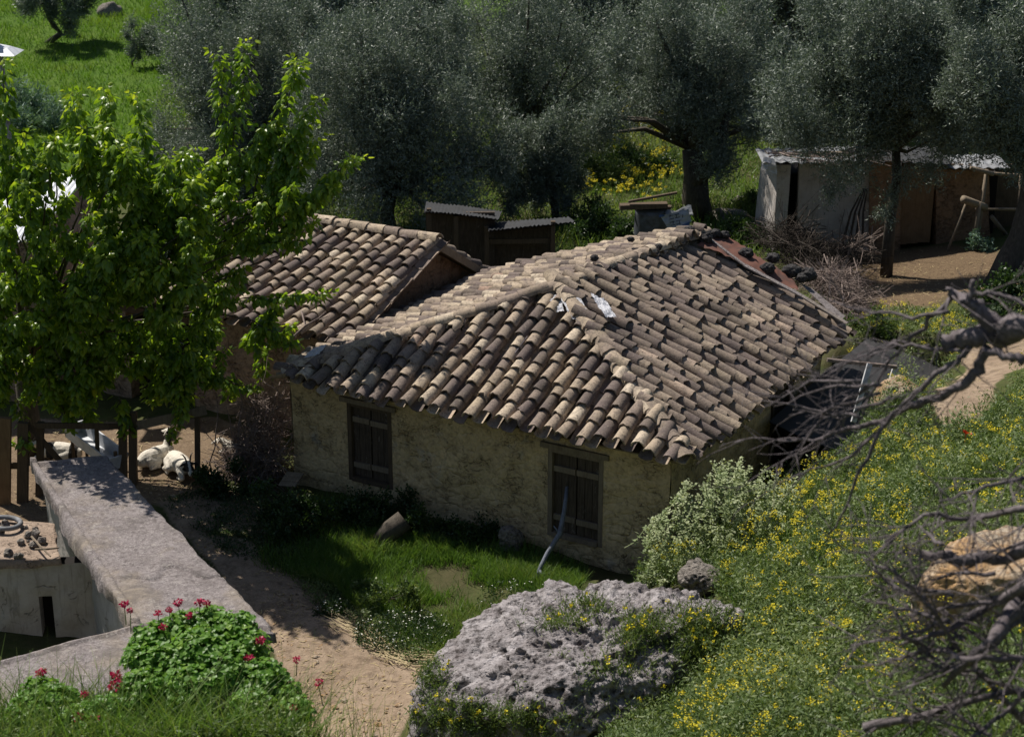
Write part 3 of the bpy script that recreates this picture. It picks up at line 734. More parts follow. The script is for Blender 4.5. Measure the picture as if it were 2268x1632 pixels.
# plastic under the lifted hip tiles
NF = nrm(np.cross(B_ - A_, P_ - A_)); NF = NF if NF[2] > 0 else -NF
def onfront(u, v, off): return WP(u, v, P_ + NF * off, NF)
def crumple(mb, ring, N, amp=.02, k=12):
    a, b, c, d = [np.asarray(x) for x in ring]; s, t = np.meshgrid(np.linspace(0, 1, k), np.linspace(0, 1, k))
    s = s[..., None]; t = t[..., None]; V = (a * (1 - s) + b * s) * (1 - t) + (d * (1 - s) + c * s) * t
    V = V + N * (amp * fbm(V, 6, 3, 3))[..., None] + RNG.normal(0, .006, V.shape); mb.add(V, grid_faces(k, k))
for f_, N_, o_, ring in ((onfront, NF, .15, ((1232, 640), (1278, 648), (1330, 735), (1262, 700))), (onfront, NF, .12, ((1203, 668), (1240, 645), (1250, 690), (1214, 690))), (onroof, NR, .15, ((1308, 652), (1338, 664), (1366, 702), (1340, 700))), (onfront, NF, .14, ((655, 812), (690, 775), (728, 762), (692, 802)))):
    mb = MB(); crumple(mb, [f_(*p, o_) for p in ring], N_, .03); mb.build('plastic_sheet', M['plastic'], roof, False)
mb = MB()
for a, b in (((1168, 745), (1045, 910)), ((1100, 770), (1020, 875))): mb.tube([onfront(*a, .13), onfront(*b, .11)], .013, 5)
mb.build('batten_rod', M['deadwood'], roof)

# loose stones holding the sheet down
RS = [(1527, 511, 19), (1563, 527, 21), (1584, 517, 17), (1604, 521, 17), (1652, 561, 21), (1712, 571, 20), (1700, 594, 22), (1752, 600, 27), (1790, 608, 26), (1775, 616, 17), (1316, 572, 13), (1397, 530, 11), (1458, 547, 13)]
RSL = ['small dark stone beside the topmost ridge tiles', 'dark stone below the ridge end, leftmost of three at the sheet top', 'dark stone on the rusty sheet top, middle of three', 'dark stone on the rusty sheet top, rightmost of three',
       'lone round dark stone halfway down the rusty sheet', 'dark stone resting on the outer edge of the rusty sheet', 'flat dark stone at the lower edge of the rusty sheet', 'big round lava-like stone on the lower rusty sheet',
       'biggest lumpy dark stone at the lower end of the rusty sheet', 'small dark stone tucked below the biggest lumpy one', 'small dark stone lying on the ridge tiles nearest the hip', 'small pale stone on the left roof edge skyline', 'small dark stone wedged beside the middle of the ridge']
for (u, v, r), lb in zip(RS, RSL):
    p = onroof(u, v, .13); rr = .64 * r / pxm(p[1], p[2])
    mb = MB().ball(p, rr, 4, int(u), .25, 5, (1.15, 1, .85)); single('roof_stone', mb, M['blackstone'], lb, 'stone', 'stones weighing down the farmhouse roof', True)

# ------------------------------------------------------------------ rear house on the left
E2 = WZ(762, 757, 2.05); R2 = WP(965, 543, E2, HU); V2 = WP(1088, 614, E2, HU)
tR = (R2 - E2) @ HN; rise2 = (R2[2] - E2[2]) / tR
L2 = 5.6
h2 = thing('tiled_house', 'tiled gabled house half hidden behind the bright green leafy tree', 'house', E2 - HU * 2.6 + HN * tR - UP * 1.9)
roof2 = bpy.data.objects.new('roof', None); COL.objects.link(roof2); roof2.parent = h2
e0 = E2 - HU * L2
mb = MB(); slope(mb, e0, E2, np.array([[0, 0], [L2, 0], [L2, tR], [0, tR]]), rise2, .262, .30, .42, .10, seed=8, jit=.8); mb.build('roof_slope', M['tile'], roof2, True)
tB = (V2 - R2) @ HN; riseB = (R2[2] - V2[2]) / tB
mb = MB(); slope(mb, V2, V2 - HU * L2, np.array([[0, 0], [L2, 0], [L2, tB], [0, tB]]), riseB, .262, .34, .42, .10, seed=9); mb.build('roof_slope', M['tile'], roof2, True)
mb = MB(); cap_line(mb, R2 + UP * .07 + HU * .02, R2 - HU * L2 + UP * .07, w=.27, expo=.36); mb.build('ridge_cap', M['tile'], roof2, True)
mb = MB(); z_ = UP * -.04; mb.add([e0 + z_, E2 + z_, R2 + z_, R2 - HU * L2 + z_], [[0, 1, 2, 3]]); mb.add([V2 + z_, R2 + z_, R2 - HU * L2 + z_, V2 - HU * L2 + z_], [[0, 1, 2, 3]]); mb.build('roof_deck', M['darkwood'], roof2)
mb = MB(); mb.bar(E2 + UP * .0 + HU * .03, R2 + HU * .03, .04, .09); mb.bar(R2 + HU * .03, V2 + HU * .03 - UP * .02, .05, .13); mb.bar(R2 - UP * .12 - HU * .25, V2 - UP * .15 - HU * .25, .08, .08); mb.build('verge_board', M['oldwood'], roof2)
def gable(mb, ga, gb, prof, z0, nout, cell=.07, amp=.05, seed=0):
    L = np.linalg.norm((gb - ga)[:2]); d = nrm((gb - ga) * [1, 1, 0]); nu = int(L / cell); nv = 32
    s = np.linspace(0, L, nu); top = np.interp(s, prof[0], prof[1]); S_, T_ = np.meshgrid(s, np.linspace(0, 1, nv))
    Z = z0 + (top[None] - z0) * T_; V = ga * [1, 1, 0] + S_[..., None] * d + Z[..., None] * UP
    V = V + (amp * fbm(V, 1.8, seed, 4))[..., None] * nout; mb.add(V, grid_faces(nu, nv))
ga = E2 + HN * .22 - HU * .22; gb = V2 - HN * .2 - HU * .22; gl_ = (gb - ga) @ HN; rt = (R2 - ga) @ HN
mb = MB(); gable(mb, ga, gb, ([0, rt, gl_], [E2[2] + .22 * rise2 - .06, R2[2] - .06, V2[2] + .2 * riseB - .06]), -.2, HU, seed=11); mb.build('wall', M['clay'], h2, True)
fw0 = e0 + HN * .22 + HU * .1; fw1 = ga
dA = (WP(290, 850, fw1, HN) - fw0) @ HU; dB = (WP(430, 850, fw1, HN) - fw0) @ HU
mb = MB(); wall_panel(mb, fw0, fw1, -.2, 2.12, [(max(.3, dA), dB, .05, 1.75)], .08, .05, -HN, 12); mb.build('wall', M['rubble'], h2, True)
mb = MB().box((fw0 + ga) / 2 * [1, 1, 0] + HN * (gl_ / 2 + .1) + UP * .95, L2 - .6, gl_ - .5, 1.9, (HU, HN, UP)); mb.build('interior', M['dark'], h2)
mb = MB().box(fw0 * [1, 1, 0] + HU * (dA + dB) / 2 - HN * .03 + UP * 1.8, dB - dA + .3, .06, .12, (HU, HN, UP)); mb.build('lintel', M['darkwood'], h2)
mb = MB(); wall_panel(mb, fw0 + HN * gl_, fw0, -.2, 2.1, [], .2, .03, -HU, 13); mb.build('wall', M['rubble'], h2, True)
def onroof2(u, v, off=.1):
    N2 = nrm(np.cross(HU, R2 - E2)); N2 = N2 if N2[2] > 0 else -N2; return WP(u, v, E2 + N2 * off, N2)
mb = MB(); mb.tube([onroof2(648, 748, .16), onroof2(676, 722, .19), onroof2(706, 705, .19), onroof2(722, 690, .2)], [.02, .018, .013, .008], 5); mb.tube([onroof2(676, 722, .19), onroof2(668, 690, .19)], [.013, .02], 5)
single('fallen_branch', mb, M['twig'], 'dry forked branch lying on the lower tiles of the rear house', 'branch')

# ------------------------------------------------------------------ concrete topped wall, front left
ZS = 1.4
L0, R0, R1, L1 = [WZ(u, v, ZS) for u, v in ((65, 1030), (236, 1015), (606, 1396), (288, 1390))]
wl = thing('courtyard_wall', 'broad concrete-topped whitewashed wall running toward the goat pen at lower left', 'wall', ((L0 + R1) / 2 * [1, 1, 0]))
def slab(mb, a, b, c, d, nu, nv, th, lip, seed):
    s, t = np.meshgrid(np.linspace(0, 1, nu), np.linspace(0, 1, nv)); S3 = s[..., None]; T3 = t[..., None]
    V = (a * (1 - S3) + b * S3) * (1 - T3) + (d * (1 - S3) + c * S3) * T3
    wob_ = .035 * fbm(V, 1.3, seed, 3) + .022 * fbm(V, 3.5, seed + 9, 3, .6)
    edge = ((s == 0) * -1 + (s == 1) * 1) * wob_
    V = V + edge[..., None] * nrm(b - a) + UP * (.018 * fbm(V, 2.2, seed + 1, 4))[..., None]
    V[..., 2] += lip(s, t)
    n0 = len(V.reshape(-1, 3)); V = V.reshape(-1, 3)
    rim = np.concatenate([np.arange(nu), np.arange(1, nv) * nu + nu - 1, (nv - 1) * nu + np.arange(nu - 2, -1, -1), np.arange(nv - 2, 0, -1) * nu])
    low = V[rim] - UP * th + .03 * np.stack([fbm(V[rim], 3.1, seed + 20 + q_, 3) for q_ in range(3)], -1); k = len(rim)
    F1 = grid_faces(nu, nv); F2 = [[rim[i], n0 + i, n0 + (i + 1) % k, rim[(i + 1) % k]] for i in range(k)]
    mb.add(np.concatenate([V, low]), np.concatenate([F1, np.array(F2)]))
def liplong(s, t):
    crack = .5 * 0 + .66 + .03 * np.sin(s * 7) + .02 * np.sin(s * 17)
    g = -np.clip(1 - np.abs(t - crack - .07) / .006, 0, 1) * .03 * (s > .25)
    hump = .03 * np.exp(-((t - crack - .04) / .025) ** 2)
    return .075 * (s < .085) * (s > .0) + .05 * (t < .018) + g + hump - .05 * (t > .985)
mb = MB(); slab(mb, L0, R0, R1, L1, 50, 220, .14, liplong, 3); mb.build('coping', M['concrete'], wl, True)
a4 = [WZ(u, v, ZS - .03) for u, v in ((-90, 1492), (300, 1386), (420, 1480), (-90, 1620))]
mb = MB(); slab(mb, a4[0], a4[1], a4[2], a4[3], 90, 40, .14, lambda s, t: .03 * (t < .05) * (s < .98), 5); mb.build('coping', M['concrete'], wl, True)
dl_ = nrm(L1 - L0); nl = np.array([dl_[1], -dl_[0], 0]); nl = nl if nl[0] < 0 else -nl
mb = MB(); i0 = L0 - nl * .16 + dl_ * .1; i1 = L1 - nl * .16 - dl_ * .0
LW = np.linalg.norm((i1 - i0)[:2]); s0 = (WP(95, 1370, i0, nl) - i0) @ dl_; s1 = (WP(122, 1370, i0, nl) - i0) @ dl_
wall_panel(mb, i0, i1, -.5, ZS - .10, [], .07, .03, nl, 21)
r0_, r1_ = R0 - nl * -.1 * 0 + nl * .12 + dl_ * .1, R1 + nl * .12 - dl_ * .25
wall_panel(mb, r1_, r0_, -.5, ZS - .13, [], .12, .05, -nl, 22); wall_panel(mb, i1, r1_, -.5, ZS - .13, [], .1, .04, dl_, 23); wall_panel(mb, r0_, i0, -.5, ZS - .13, [], .1, .04, -dl_, 24)
mb.build('wall', M['white'], wl, True)
b0, b1 = a4[0] + UP * 0, a4[1]; db_ = nrm((b1 - b0) * [1, 1, 0]); nb = np.array([-db_[1], db_[0], 0])
mb = MB(); wall_panel(mb, a4[2] + nb * .2, a4[3] + nb * .2, -.4, ZS - .15, [], .14, .04, -nb, 25); wall_panel(mb, b0 - nb * .12, b1 - nb * .12 - db_ * .1, -.4, ZS - .15, [], .14, .04, nb, 26); mb.build('wall', M['white'], wl, True)
# low ledge with rubbish, left
lg = [WZ(u, v, 1.12) for u, v in ((-80, 1243), (135, 1236), (118, 1158), (-80, 1150))]
ledge = thing('low_wall', 'low whitewashed wall with rubbish on its top at the left edge', 'wall', np.mean(lg, 0) * [1, 1, 0])
mb = MB(); slab(mb, lg[3], lg[2], lg[1], lg[0], 40, 24, .12, lambda s, t: s * 0, 7); mb.build('wall_top', M['rubble'], ledge, True)
dd_ = nrm((lg[1] - lg[0]) * [1, 1, 0]); nn_ = np.array([dd_[1], -dd_[0], 0])
mb = MB(); s0 = (WP(88, 1370, lg[0], nn_) - lg[0]) @ dd_; s1 = (WP(118, 1370, lg[0], nn_) - lg[0]) @ dd_
wall_panel(mb, lg[0] - nn_ * .06, lg[1] - nn_ * .06 + dd_ * .5, -.8, 1.02, [(s0, s1, -.75, .55)], .06, .05, nn_, 27); mb.build('wall', M['white'], ledge, True)
mb = MB().box((lg[0] + lg[1]) / 2 * [1, 1, 0] - nn_ * .45 + UP * .1, 2, .3, 1.5, (dd_, nn_, UP)); mb.build('wall_core', M['dark'], ledge)
ring = [WZ(10 + 36 * math.cos(t), 1158 + 13 * math.sin(t), 1.20) for t in np.linspace(0, 2 * math.pi, 25)]
single('rubber_ring', MB().tube(ring, .035, 8, cap=False), M['zinc'], 'grey ring lying on the low wall at the left edge', 'ring', None, True)
for a, b, lb in (((70, 1188), (112, 1232), 'short stick lying across the low wall beside the ring'), ((78, 1216), (130, 1213), 'thin level stick poking from the low wall end')):
    single('stick', MB().tube([WZ(*a, 1.22), WZ((a[0] + b[0]) / 2, (a[1] + b[1]) / 2 + 1, 1.24), WZ(*b, 1.2)], [.016, .014, .01], 6), M['oldwood'], lb, 'stick')
mb = MB()
for i in range(16): mb.ball(WZ(RNG.uniform(-20, 100), RNG.uniform(1160, 1232), 1.15), RNG.uniform(.02, .07), 2, i, .4, 4, tint=.5)
single('rubble', mb, M['greystone'], 'broken stones and clods littering the low wall top', 'rubble', kind='stuff')
mb = MB(); p = WZ(128, 1225, 1.1)
mb.tube([p, p - UP * .25 + HU * .01, p - UP * .55], [.012, .03, .008], 5, rough=.5); single('peeling_plaster', mb, M['sage'], 'dangling strip of peeling pale plaster under the concrete coping', 'plaster')

# ------------------------------------------------------------------ pen fence, trough
def post(fen, u, vb, vt, wd, th, mat, yb=None):
    b = G(u, vb) if yb is None else gpt(u, vb, yb); t = WY(u, vt, b[1]); b[2] -= .1; t[0] = b[0] + (t[0] - b[0])
    MB().bar(b, t, wd, th, (0, 1, 0)).build('post', mat, fen); return b, t
fb_ = G(290, 1072)
fence = thing('pen_fence', 'rough wooden post and rail fence of the goat pen', 'fence', fb_)
pb, pt = post(fence, 272, 1068, 905, .12, .11, M['darkwood']); post(fence, 294, 1072, 912, .12, .10, M['darkwood']); qb, qt = post(fence, 437, 1066, 902, .08, .07, M['darkwood'])
yl = pb[1]
lb_, ltp = post(fence, 52, 1140, 935, .16, .10, M['darkwood'], yl - .5); post(fence, 10, 1140, 925, .2, .08, M['brownwood'], yl - .55); post(fence, 90, 1140, 935, .10, .10, M['darkwood'], yl - .3)
post(fence, 214, 1020, 948, .06, .05, M['darkwood'], yl + .1)
for a, b, w_ in (((78, 942, yl - .4), (268, 944, yl - .05), .09), ((296, 944, yl - .06), (456, 908, qb[1] - .05), .14), ((60, 938, yl - .42), (150, 1040, yl - .1), .09), ((0, 1030, yl - .5), (60, 1032, yl - .5), .1)):
    MB().bar(WY(*a), WY(*b), .035, w_).build('rail', M['oldwood'] if w_ > .12 else M['darkwood'], fence)
for a_, b_ in ((WY(300, 1000, yl), WY(302, 1066, yl)), (WY(255, 1000, yl + .1), WY(258, 1025, yl + .1))): MB().tube([a_, b_], .03, 6).build('stake', M['brownwood'], fence)
ta, tb_ = WZ(163, 955, .62), WZ(262, 1030, .42); td = nrm(tb_ - ta); ts = nrm(np.cross(td, UP)); tu = np.cross(ts, td)
mb = MB(); prof = [(-.19, .16), (-.15, -.06), (.15, -.06), (.19, .16)]; pin = [(-.165, .16), (-.13, -.035), (.13, -.035), (.165, .16)]
Lr = np.linalg.norm(tb_ - ta)
ring0 = [ta + ts * x + tu * z for x, z in prof + pin[::-1]]; ring1 = [p + td * Lr for p in ring0]
mb.add(ring0 + ring1, [[i, (i + 1) % 8, 8 + (i + 1) % 8, 8 + i] for i in range(8)])
for o in (0, Lr - .02): mb.add([ta + td * o + ts * x + tu * z for x, z in prof] + [ta + td * (o + .02) + ts * x + tu * z for x, z in prof], [[0, 1, 2, 3], [7, 6, 5, 4], [0, 4, 5, 1], [1, 5, 6, 2], [2, 6, 7, 3], [3, 7, 4, 0]])
tr = thing('feeding_trough', 'long pale metal feeding trough propped up inside the goat pen', 'trough', (ta + tb_) / 2 * [1, 1, 0])
mb.build('trough_body', M['palezinc'], tr)
for o in (.15, Lr - .2):
    for sx in (-.12, .12):
        p = ta + td * o + ts * sx - tu * .05; MB().bar(p, [p[0], p[1], gz(p[0], p[1]) - .03], .04, .04, (0, 1, 0)).build('leg', M['darkwood'], tr)

# ------------------------------------------------------------------ goats
def goat(label, at, yaw, head_yaw, head_low, sc, dark, lean=0):
    g = thing('goat', label, 'goat', at, 'goats resting in the pen')
    J = {}
    def chain(mb, pts, n=7):
        for (p, r), (q, s) in zip(pts[:-1], pts[1:]):
            p = np.array(p, float); q = np.array(q, float)
            for t in np.linspace(0, 1, n): mb.ball(p * (1 - t) + q * t, r * (1 - t) + s * t, 2, 0, 0)
    mb = MB()
    chain(mb, [((-.36, 0, .17), .12), ((-.24, 0, .20), .165), ((-.02, .0, .20), .185), ((.18, 0, .21), .16), ((.30, 0, .24), .115)])
    ch, sh = math.cos(head_yaw), math.sin(head_yaw); hz = .34 if head_low else .58; hx = .46 if head_low else .40
    hb = np.array([hx, .06 * sh, hz]); hd = np.array([ch, sh, -.55 if head_low else -.30]); hd = nrm(hd); hs = nrm(np.cross(UP, hd))
    chain(mb, [((.27, 0, .27), .105), ((.34 if not head_low else .37, .03 * sh, (.27 + hz) / 2 + .02), .075), (hb, .074)])
    chain(mb, [(hb, .074), (hb + hd * .08, .064), (hb + hd * .17, .046), (hb + hd * .22, .038)])
    for s in (-1, 1):
        chain(mb, [(hb + hs * s * .05 + UP * .02 - hd * .01, .018), (hb + hs * s * .11 + UP * .00 - hd * .02, .026), (hb + hs * s * .17 - UP * .035 - hd * .02, .012)], 6)
        chain(mb, [((.22, s * .09, .17), .075), ((.40, s * .12, .09), .045), ((.36, s * .12, .045), .036), ((.20, s * .13, .03), .028)])
        chain(mb, [((-.25, s * .09, .17), .12), ((-.06, s * .17, .13), .075), ((-.28, s * .19, .05), .040), ((-.08, s * .21, .032), .03)])
    chain(mb, [((-.44, 0, .22), .03), ((-.50, 0, .25), .018)], 4)
    chain(mb, [(hb + hd * .17 - UP * .03, .016), (hb + hd * .15 - UP * .09, .006)], 4)
    me = bpy.data.meshes.new('body'); V = np.concatenate(mb.v); Fc = np.concatenate(mb.f[3])
    me.from_pydata(V.tolist(), [], Fc.tolist()); o = bpy.data.objects.new('body', me); COL.objects.link(o)
    md = o.modifiers.new('r', 'REMESH'); md.mode = 'VOXEL'; md.voxel_size = .014; m2 = o.modifiers.new('s', 'SMOOTH'); m2.factor = .5; m2.iterations = 5
    dg = bpy.context.evaluated_depsgraph_get(); m3 = bpy.data.meshes.new_from_object(o.evaluated_get(dg)); bpy.data.objects.remove(o); 
    n = len(m3.vertices); X = np.empty(n * 3, np.float32); m3.vertices.foreach_get('co', X); X = X.reshape(-1, 3).astype(float)
    X = X + .006 * fbm(X, 14, 5, 3)[:, None] * nrm(X - np.array([0, 0, .15])); m3.vertices.foreach_set('co', X.astype(np.float32).ravel())
    a = m3.attributes.new('tint', 'FLOAT', 'POINT'); a.data.foreach_set('value', np.clip(.5 + 6 * dark(X, hb, hd) + .5 * fbm(X, 7, 2, 2), 0, 1).astype(np.float32))
    for p in m3.polygons: p.use_smooth = True
    m3.name = 'body'; m3.materials.append(M['goat']); o = bpy.data.objects.new('body', m3); COL.objects.link(o); o.parent = g
    for s in (-1, 1):
        q = hb + UP * .055 - hd * .005 + hs * s * .028
        mm = MB().tube([q, q + UP * .05 - hd * .04 + hs * s * .02, q + UP * .06 - hd * .10 + hs * s * .05, q + UP * .03 - hd * .15 + hs * s * .08], [.016, .014, .010, .004], 7); ho = mm.build('horn', M['horn'], None, True); ho.parent = g
        mm = MB().ball(hb + hd * .055 + hs * s * .048 + UP * .022, .011, 2, 0, 0); eo = mm.build('eye', M['eye'], None, True); eo.parent = g
    g.rotation_euler = (0, 0, yaw); g.scale = (sc, sc, sc)
    return g
neckdark = lambda X, hb, hd: np.where((X[:, 2] > .34) & (X[:, 2] < hb[2] - .035) & (X[:, 0] > .26), .2, -.2) + np.where((np.linalg.norm(X - hb, axis=1) < .12) & ((X - hb) @ hd < -.02), .4, 0)
facedark = lambda X, hb, hd: np.where(((X - hb) @ hd > -.03) & (np.abs((X - hb) @ np.array([hd[1], -hd[0], 0])) > .018) & (np.linalg.norm(X - hb, axis=1) < .17), .15, -.2) + np.where((X[:, 1] > .05) & (X[:, 0] > .26) & (X[:, 2] < .34), .35, 0)
p1 = G(348, 1030); goat('white goat with black neck lying with raised head turned left', p1, rad(48), rad(95), False, .80, neckdark)
p2 = G(400, 1052); goat('white goat with black face lying lowest, facing the camera', p2, rad(-58), rad(-12), True, .90, facedark)
p3 = G(528, 1012); goat('pale goat lying half hidden behind dry brush near the house', p3, rad(160), rad(0), True, .70, lambda X, hb, hd: np.full(len(X), -.2))
p4 = WZ(130, 1018, .1); p4[2] = gz(p4[0], p4[1]); goat('grey goat lying behind the concrete wall below the trough', p4, rad(175), rad(10), True, .85, lambda X, hb, hd: -.12 + .35 * (np.sin(X[:, 0] * 14) > .55))

# ------------------------------------------------------------------ things at the foot of the wall
def lean_stick():
    f = HL(3.9, .18)
    pts = [WY(1256, 1078, WP(1256, 1078, HL(0, .18), HN)[1] - .02), WY(1250, 1132, 22.2), WY(1240, 1182, 22.05), WY(1212, 1225, 21.85), WY(1194, 1262, 21.65), WY(1188, 1282, 21.55)]
    mb = MB().tube(pts, [.024, .032, .040, .034, .03, .034], 8, rough=.1); mb.tube([pts[4], pts[4] + (pts[5] - pts[4]) * .6 + HU * .09], [.03, .018], 6)
    mb.tube([pts[2], pts[2] - HU * .1 + UP * .1], [.02, .008], 6)
    single('crooked_pole', mb, M['bluegrey'], 'crooked blue-grey pole leaning against the right shuttered window', 'pole', None, True)
lean_stick()
p = gpt(640, 1085); p = WZ(645, 1062, .45)
bd = MB(); ax = nrm(np.array([.75, -.5, .15])); ay = nrm(np.cross(UP + np.array([0, -.7, 0]), ax)); az = np.cross(ax, ay)
for i in range(3): bd.box(p + ay * (i - 1) * .095 + az * RNG.uniform(-.008, .008), .34, .085, .02, (ax, ay, az))
bd.bar(p - az * .02, [p[0], p[1], gz(p[0], p[1]) - .05], .04, .04, (0, 1, 0)); single('small_board', bd, M['oldwood'], 'small slatted grey board at the left foot of the farmhouse wall', 'board')
a, b = gpt(842, 1210), WZ(896, 1150, .45); a[2] += .06
single('log', MB().tube([a, (a + b) / 2 + UP * .02, b], [.15, .16, .15], 14, rough=.08), M['bark'], 'thick weathered log end slanting out of the shaded grass', 'log', None, True)
def rock(label, c, r, sq, seed, mat, amp=.3, sub=5, sc=2.2, name='rock', group=None, pit=.0):
    V, Ft = ico(sub); d = fbm(V + seed * 5.7, sc * .5, seed, 6, .52)
    rid = 1 - np.abs(vnoise(V + seed, sc, seed + 40)) * 2
    X = V * (1 + amp * d + amp * .25 * rid)[:, None]
    if pit: X = X * (1 - pit * np.clip(fbm(V + seed, 7, seed + 3, 4, .6) - .05, 0, 1))[:, None]
    X = facets(X, 16, .6, .95, seed, .2) + V * (.03 * fbm(V + seed, 6, seed, 4))[:, None]
    X = np.asarray(c) + X * np.asarray(sq) * r
    return single(name, MB().add(X, Ft), mat, label, 'rock', group, True)
def rock_px(label, u, v, y, wpx, hpx, seed, mat, dep=1, **kw):
    c = WY(u, v, y); pm = pxm(y, c[2]); return rock(label, c, 1, (wpx / 2 / pm, wpx / 2 / pm * dep, hpx / 2 / pm), seed, mat, **kw)
g_ = G(1130, 1215); rock_px('squat grey stone at the farmhouse wall foot left of the crooked pole', 1130, 1192, g_[1], 62, 62, 3, M['greystone'], sub=4)
g_ = G(1085, 1180); rock_px('smaller grey stone behind the squat one at the wall foot', 1082, 1168, g_[1], 44, 24, 5, M['greystone'], sub=4)
for i, (u, v, lb) in enumerate(((1352, 1248, 'left one of two little stones at the wall foot below the right window'), (1420, 1243, 'right one of two little stones at the wall foot near the corner'))):
    rock_px(lb, u, v, G(u, v + 4)[1], 26, 14, 9 + i, M['greystone'], sub=3)

# ------------------------------------------------------------------ foreground boulder and other rocks
def boulder():
    ell = [((0, 0, -.15), (2.1, 1.6, 1.05)), ((.95, .55, .62), (1.3, .9, .62)), ((-1.45, -.6, -.7), (1.85, 1.3, 1.2)), ((.45, .2, .40), (1.25, 1.0, .7)), ((1.4, .1, .2), (1.15, 1, .75)), ((-.95, -.3, -.2), (1.25, .95, .85))]
    V, Ft = ico(7); R = np.zeros(len(V))
    for c, r in ell:
        c = np.array(c); r = np.array(r); A = ((V / r) ** 2).sum(1); B = -2 * ((V * c) / r ** 2).sum(1); Cc = ((c / r) ** 2).sum() - 1
        disc = B * B - 4 * A * Cc; t = np.where(disc > 0, (-B + np.sqrt(np.maximum(disc, 0))) / (2 * A), 0); R = np.maximum(R, t)
    X = V * R[:, None]; n = nrm(V)
    X = X + n * (.16 * fbm(X, .8, 3, 3))[:, None]; X = facets(X, 34, .62, .97, 4, .3)
    X = X + n * (.085 * fbm(X, 2.6, 8, 5, .6) - .20 * np.clip(fbm(X, 3.6, 12, 4, .6) - .16, 0, .7) - .05 * np.clip(fbm(X, 9, 19, 3, .6) - .15, 0, .7) + .035 * fbm(X, 12, 15, 3, .7))[:, None]
    c = WY(1335, 1480, 17.3)
    return single('boulder', MB().add(X * .92 + c, Ft), M['limestone'], 'huge pitted pale grey limestone boulder in the bottom foreground', 'rock', None, True)
BOUL = boulder()
rock_px('small dark pitted rock beside the boulder top below the pale shrub', 1545, 1282, 19.2, 95, 75, 14, M['greystone'], pit=.3)
rock_px('orange-tan lit rock behind the dead branches at lower right', 2235, 1350, 14.6, 400, 330, 17, M['tanrock'], sub=6, amp=.2)
rock_px('pale grey rock above the orange rock at the right edge', 2250, 1135, 17.6, 110, 110, 18, M['greystone'])
rock_px('low tan rock beside the frame of pale bars', 1975, 885, 23.4, 110, 100, 19, M['tanrock'])
rock_px('low grey boulder in the grass just right of the thick olive trunk', 1612, 478, 41, 85, 36, 20, M['greystone'], sub=4)
rock_px('grey rock half hidden behind the whitewashed shed corner', 1850 - 215, 455, 42, 40, 40, 21, M['greystone'], sub=4)
rock_px('brown rock lying low behind the meadow boulder', 205, 50, 70, 60, 34, 22, M['tanrock'], sub=4)
rock_px('rounded grey boulder in the bright meadow at upper left', 250, 38, 69, 62, 62, 23, M['greystone'], sub=4)
rock_px('flat stone in the far meadow beside the olive crowns', 402, 40, 70, 26, 10, 24, M['tanrock'], sub=3)
# ------------------------------------------------------------------ shed on the right
YS = 37.0
def SH_(u, v, dy=0): return WY(u, v, YS + dy)
sb = SH_(1930, 555); sb[2] = gz(sb[0], sb[1])
shed = thing('shed', 'low whitewashed and brown animal shed with tin and brush roof at right', 'shed', sb)
zg = lambda x, y: float(gz(x, y)) - .25
def panel(name, pts, th, mat, amp=.03, seed=0):
    """upright slab from front quad (bl, br, tr, tl), depth th away from camera"""
    a, b, c, d = [np.asarray(p, float) for p in pts]; k = 18; m = 18
    s, t = np.meshgrid(np.linspace(0, 1, k), np.linspace(0, 1, m)); s = s[..., None]; t = t[..., None]
    V = (a * (1 - s) + b * s) * (1 - t) + (d * (1 - s) + c * s) * t
    nf = nrm(np.cross(b - a, d - a)); V1 = V + nf * (amp * fbm(V, 2.5, seed, 4))[..., None]; V2 = V - nf * th
    mb = MB(); mb.add(V1, grid_faces(k, m)); mb.add(V2, grid_faces(k, m)[:, ::-1])
    n = k * m; rim = np.concatenate([np.arange(k), np.arange(1, m) * k + k - 1, (m - 1) * k + np.arange(k - 2, -1, -1), np.arange(m - 2, 0, -1) * k])
    f = [[rim[i], rim[(i + 1) % len(rim)], n + rim[(i + 1) % len(rim)], n + rim[i]] for i in range(len(rim))]
    mb.add(np.concatenate([V1.reshape(-1, 3), V2.reshape(-1, 3)]), np.array(f)[:, ::-1]); return mb.build(name, mat, shed, True)
def down(p): q = np.array(p, float); q[2] = zg(q[0], q[1]); return q
# corner pillar: lit left face and shaded front
pA, pB, pC = SH_(1686, 348, .9), SH_(1722, 366, 0), SH_(1752, 366, 0)
qA, qB, qC = down(SH_(1668, 520, .9)), down(SH_(1714, 560, 0)), down(SH_(1738, 560, 0))
panel('pillar', (qB, qC, pC, pB), .6, M['white'], .03, 31)
panel('side_wall', (down(SH_(1668, 505, 1.4)), qB, pB, SH_(1686, 350, 1.4)), .2, M['white'], .04, 32)
panel('wall', (down(SH_(1764, 560, .25)), down(SH_(1925, 560, .2)), SH_(1925, 357, .2), SH_(1770, 357, .25)), .2, M['white'], .03, 33)
panel('wall', (down(SH_(1926, 560, .15)), down(SH_(1995, 560, .15)), SH_(1995, 357, .15), SH_(1926, 357, .15)), .2, M['clay'], .03, 34)
for a, b in ((2000, 2022), (2026, 2047), (2051, 2076)): 
    pass
dr = MB()
for i, (a, b) in enumerate(((1996, 2020), (2021, 2045), (2046, 2072))):
    P0, P1 = SH_(a, 372, .22), SH_(b, 372, .22); z0_ = zg(P0[0], P0[1]) + .35
    dr.box([(P0[0] + P1[0]) / 2, YS + .22 + RNG.uniform(-.01, .01), (z0_ + P1[2]) / 2], abs(P1[0] - P0[0]) + .012, .04, P1[2] - z0_)
dr.build('door', M['brownwood'], shed)
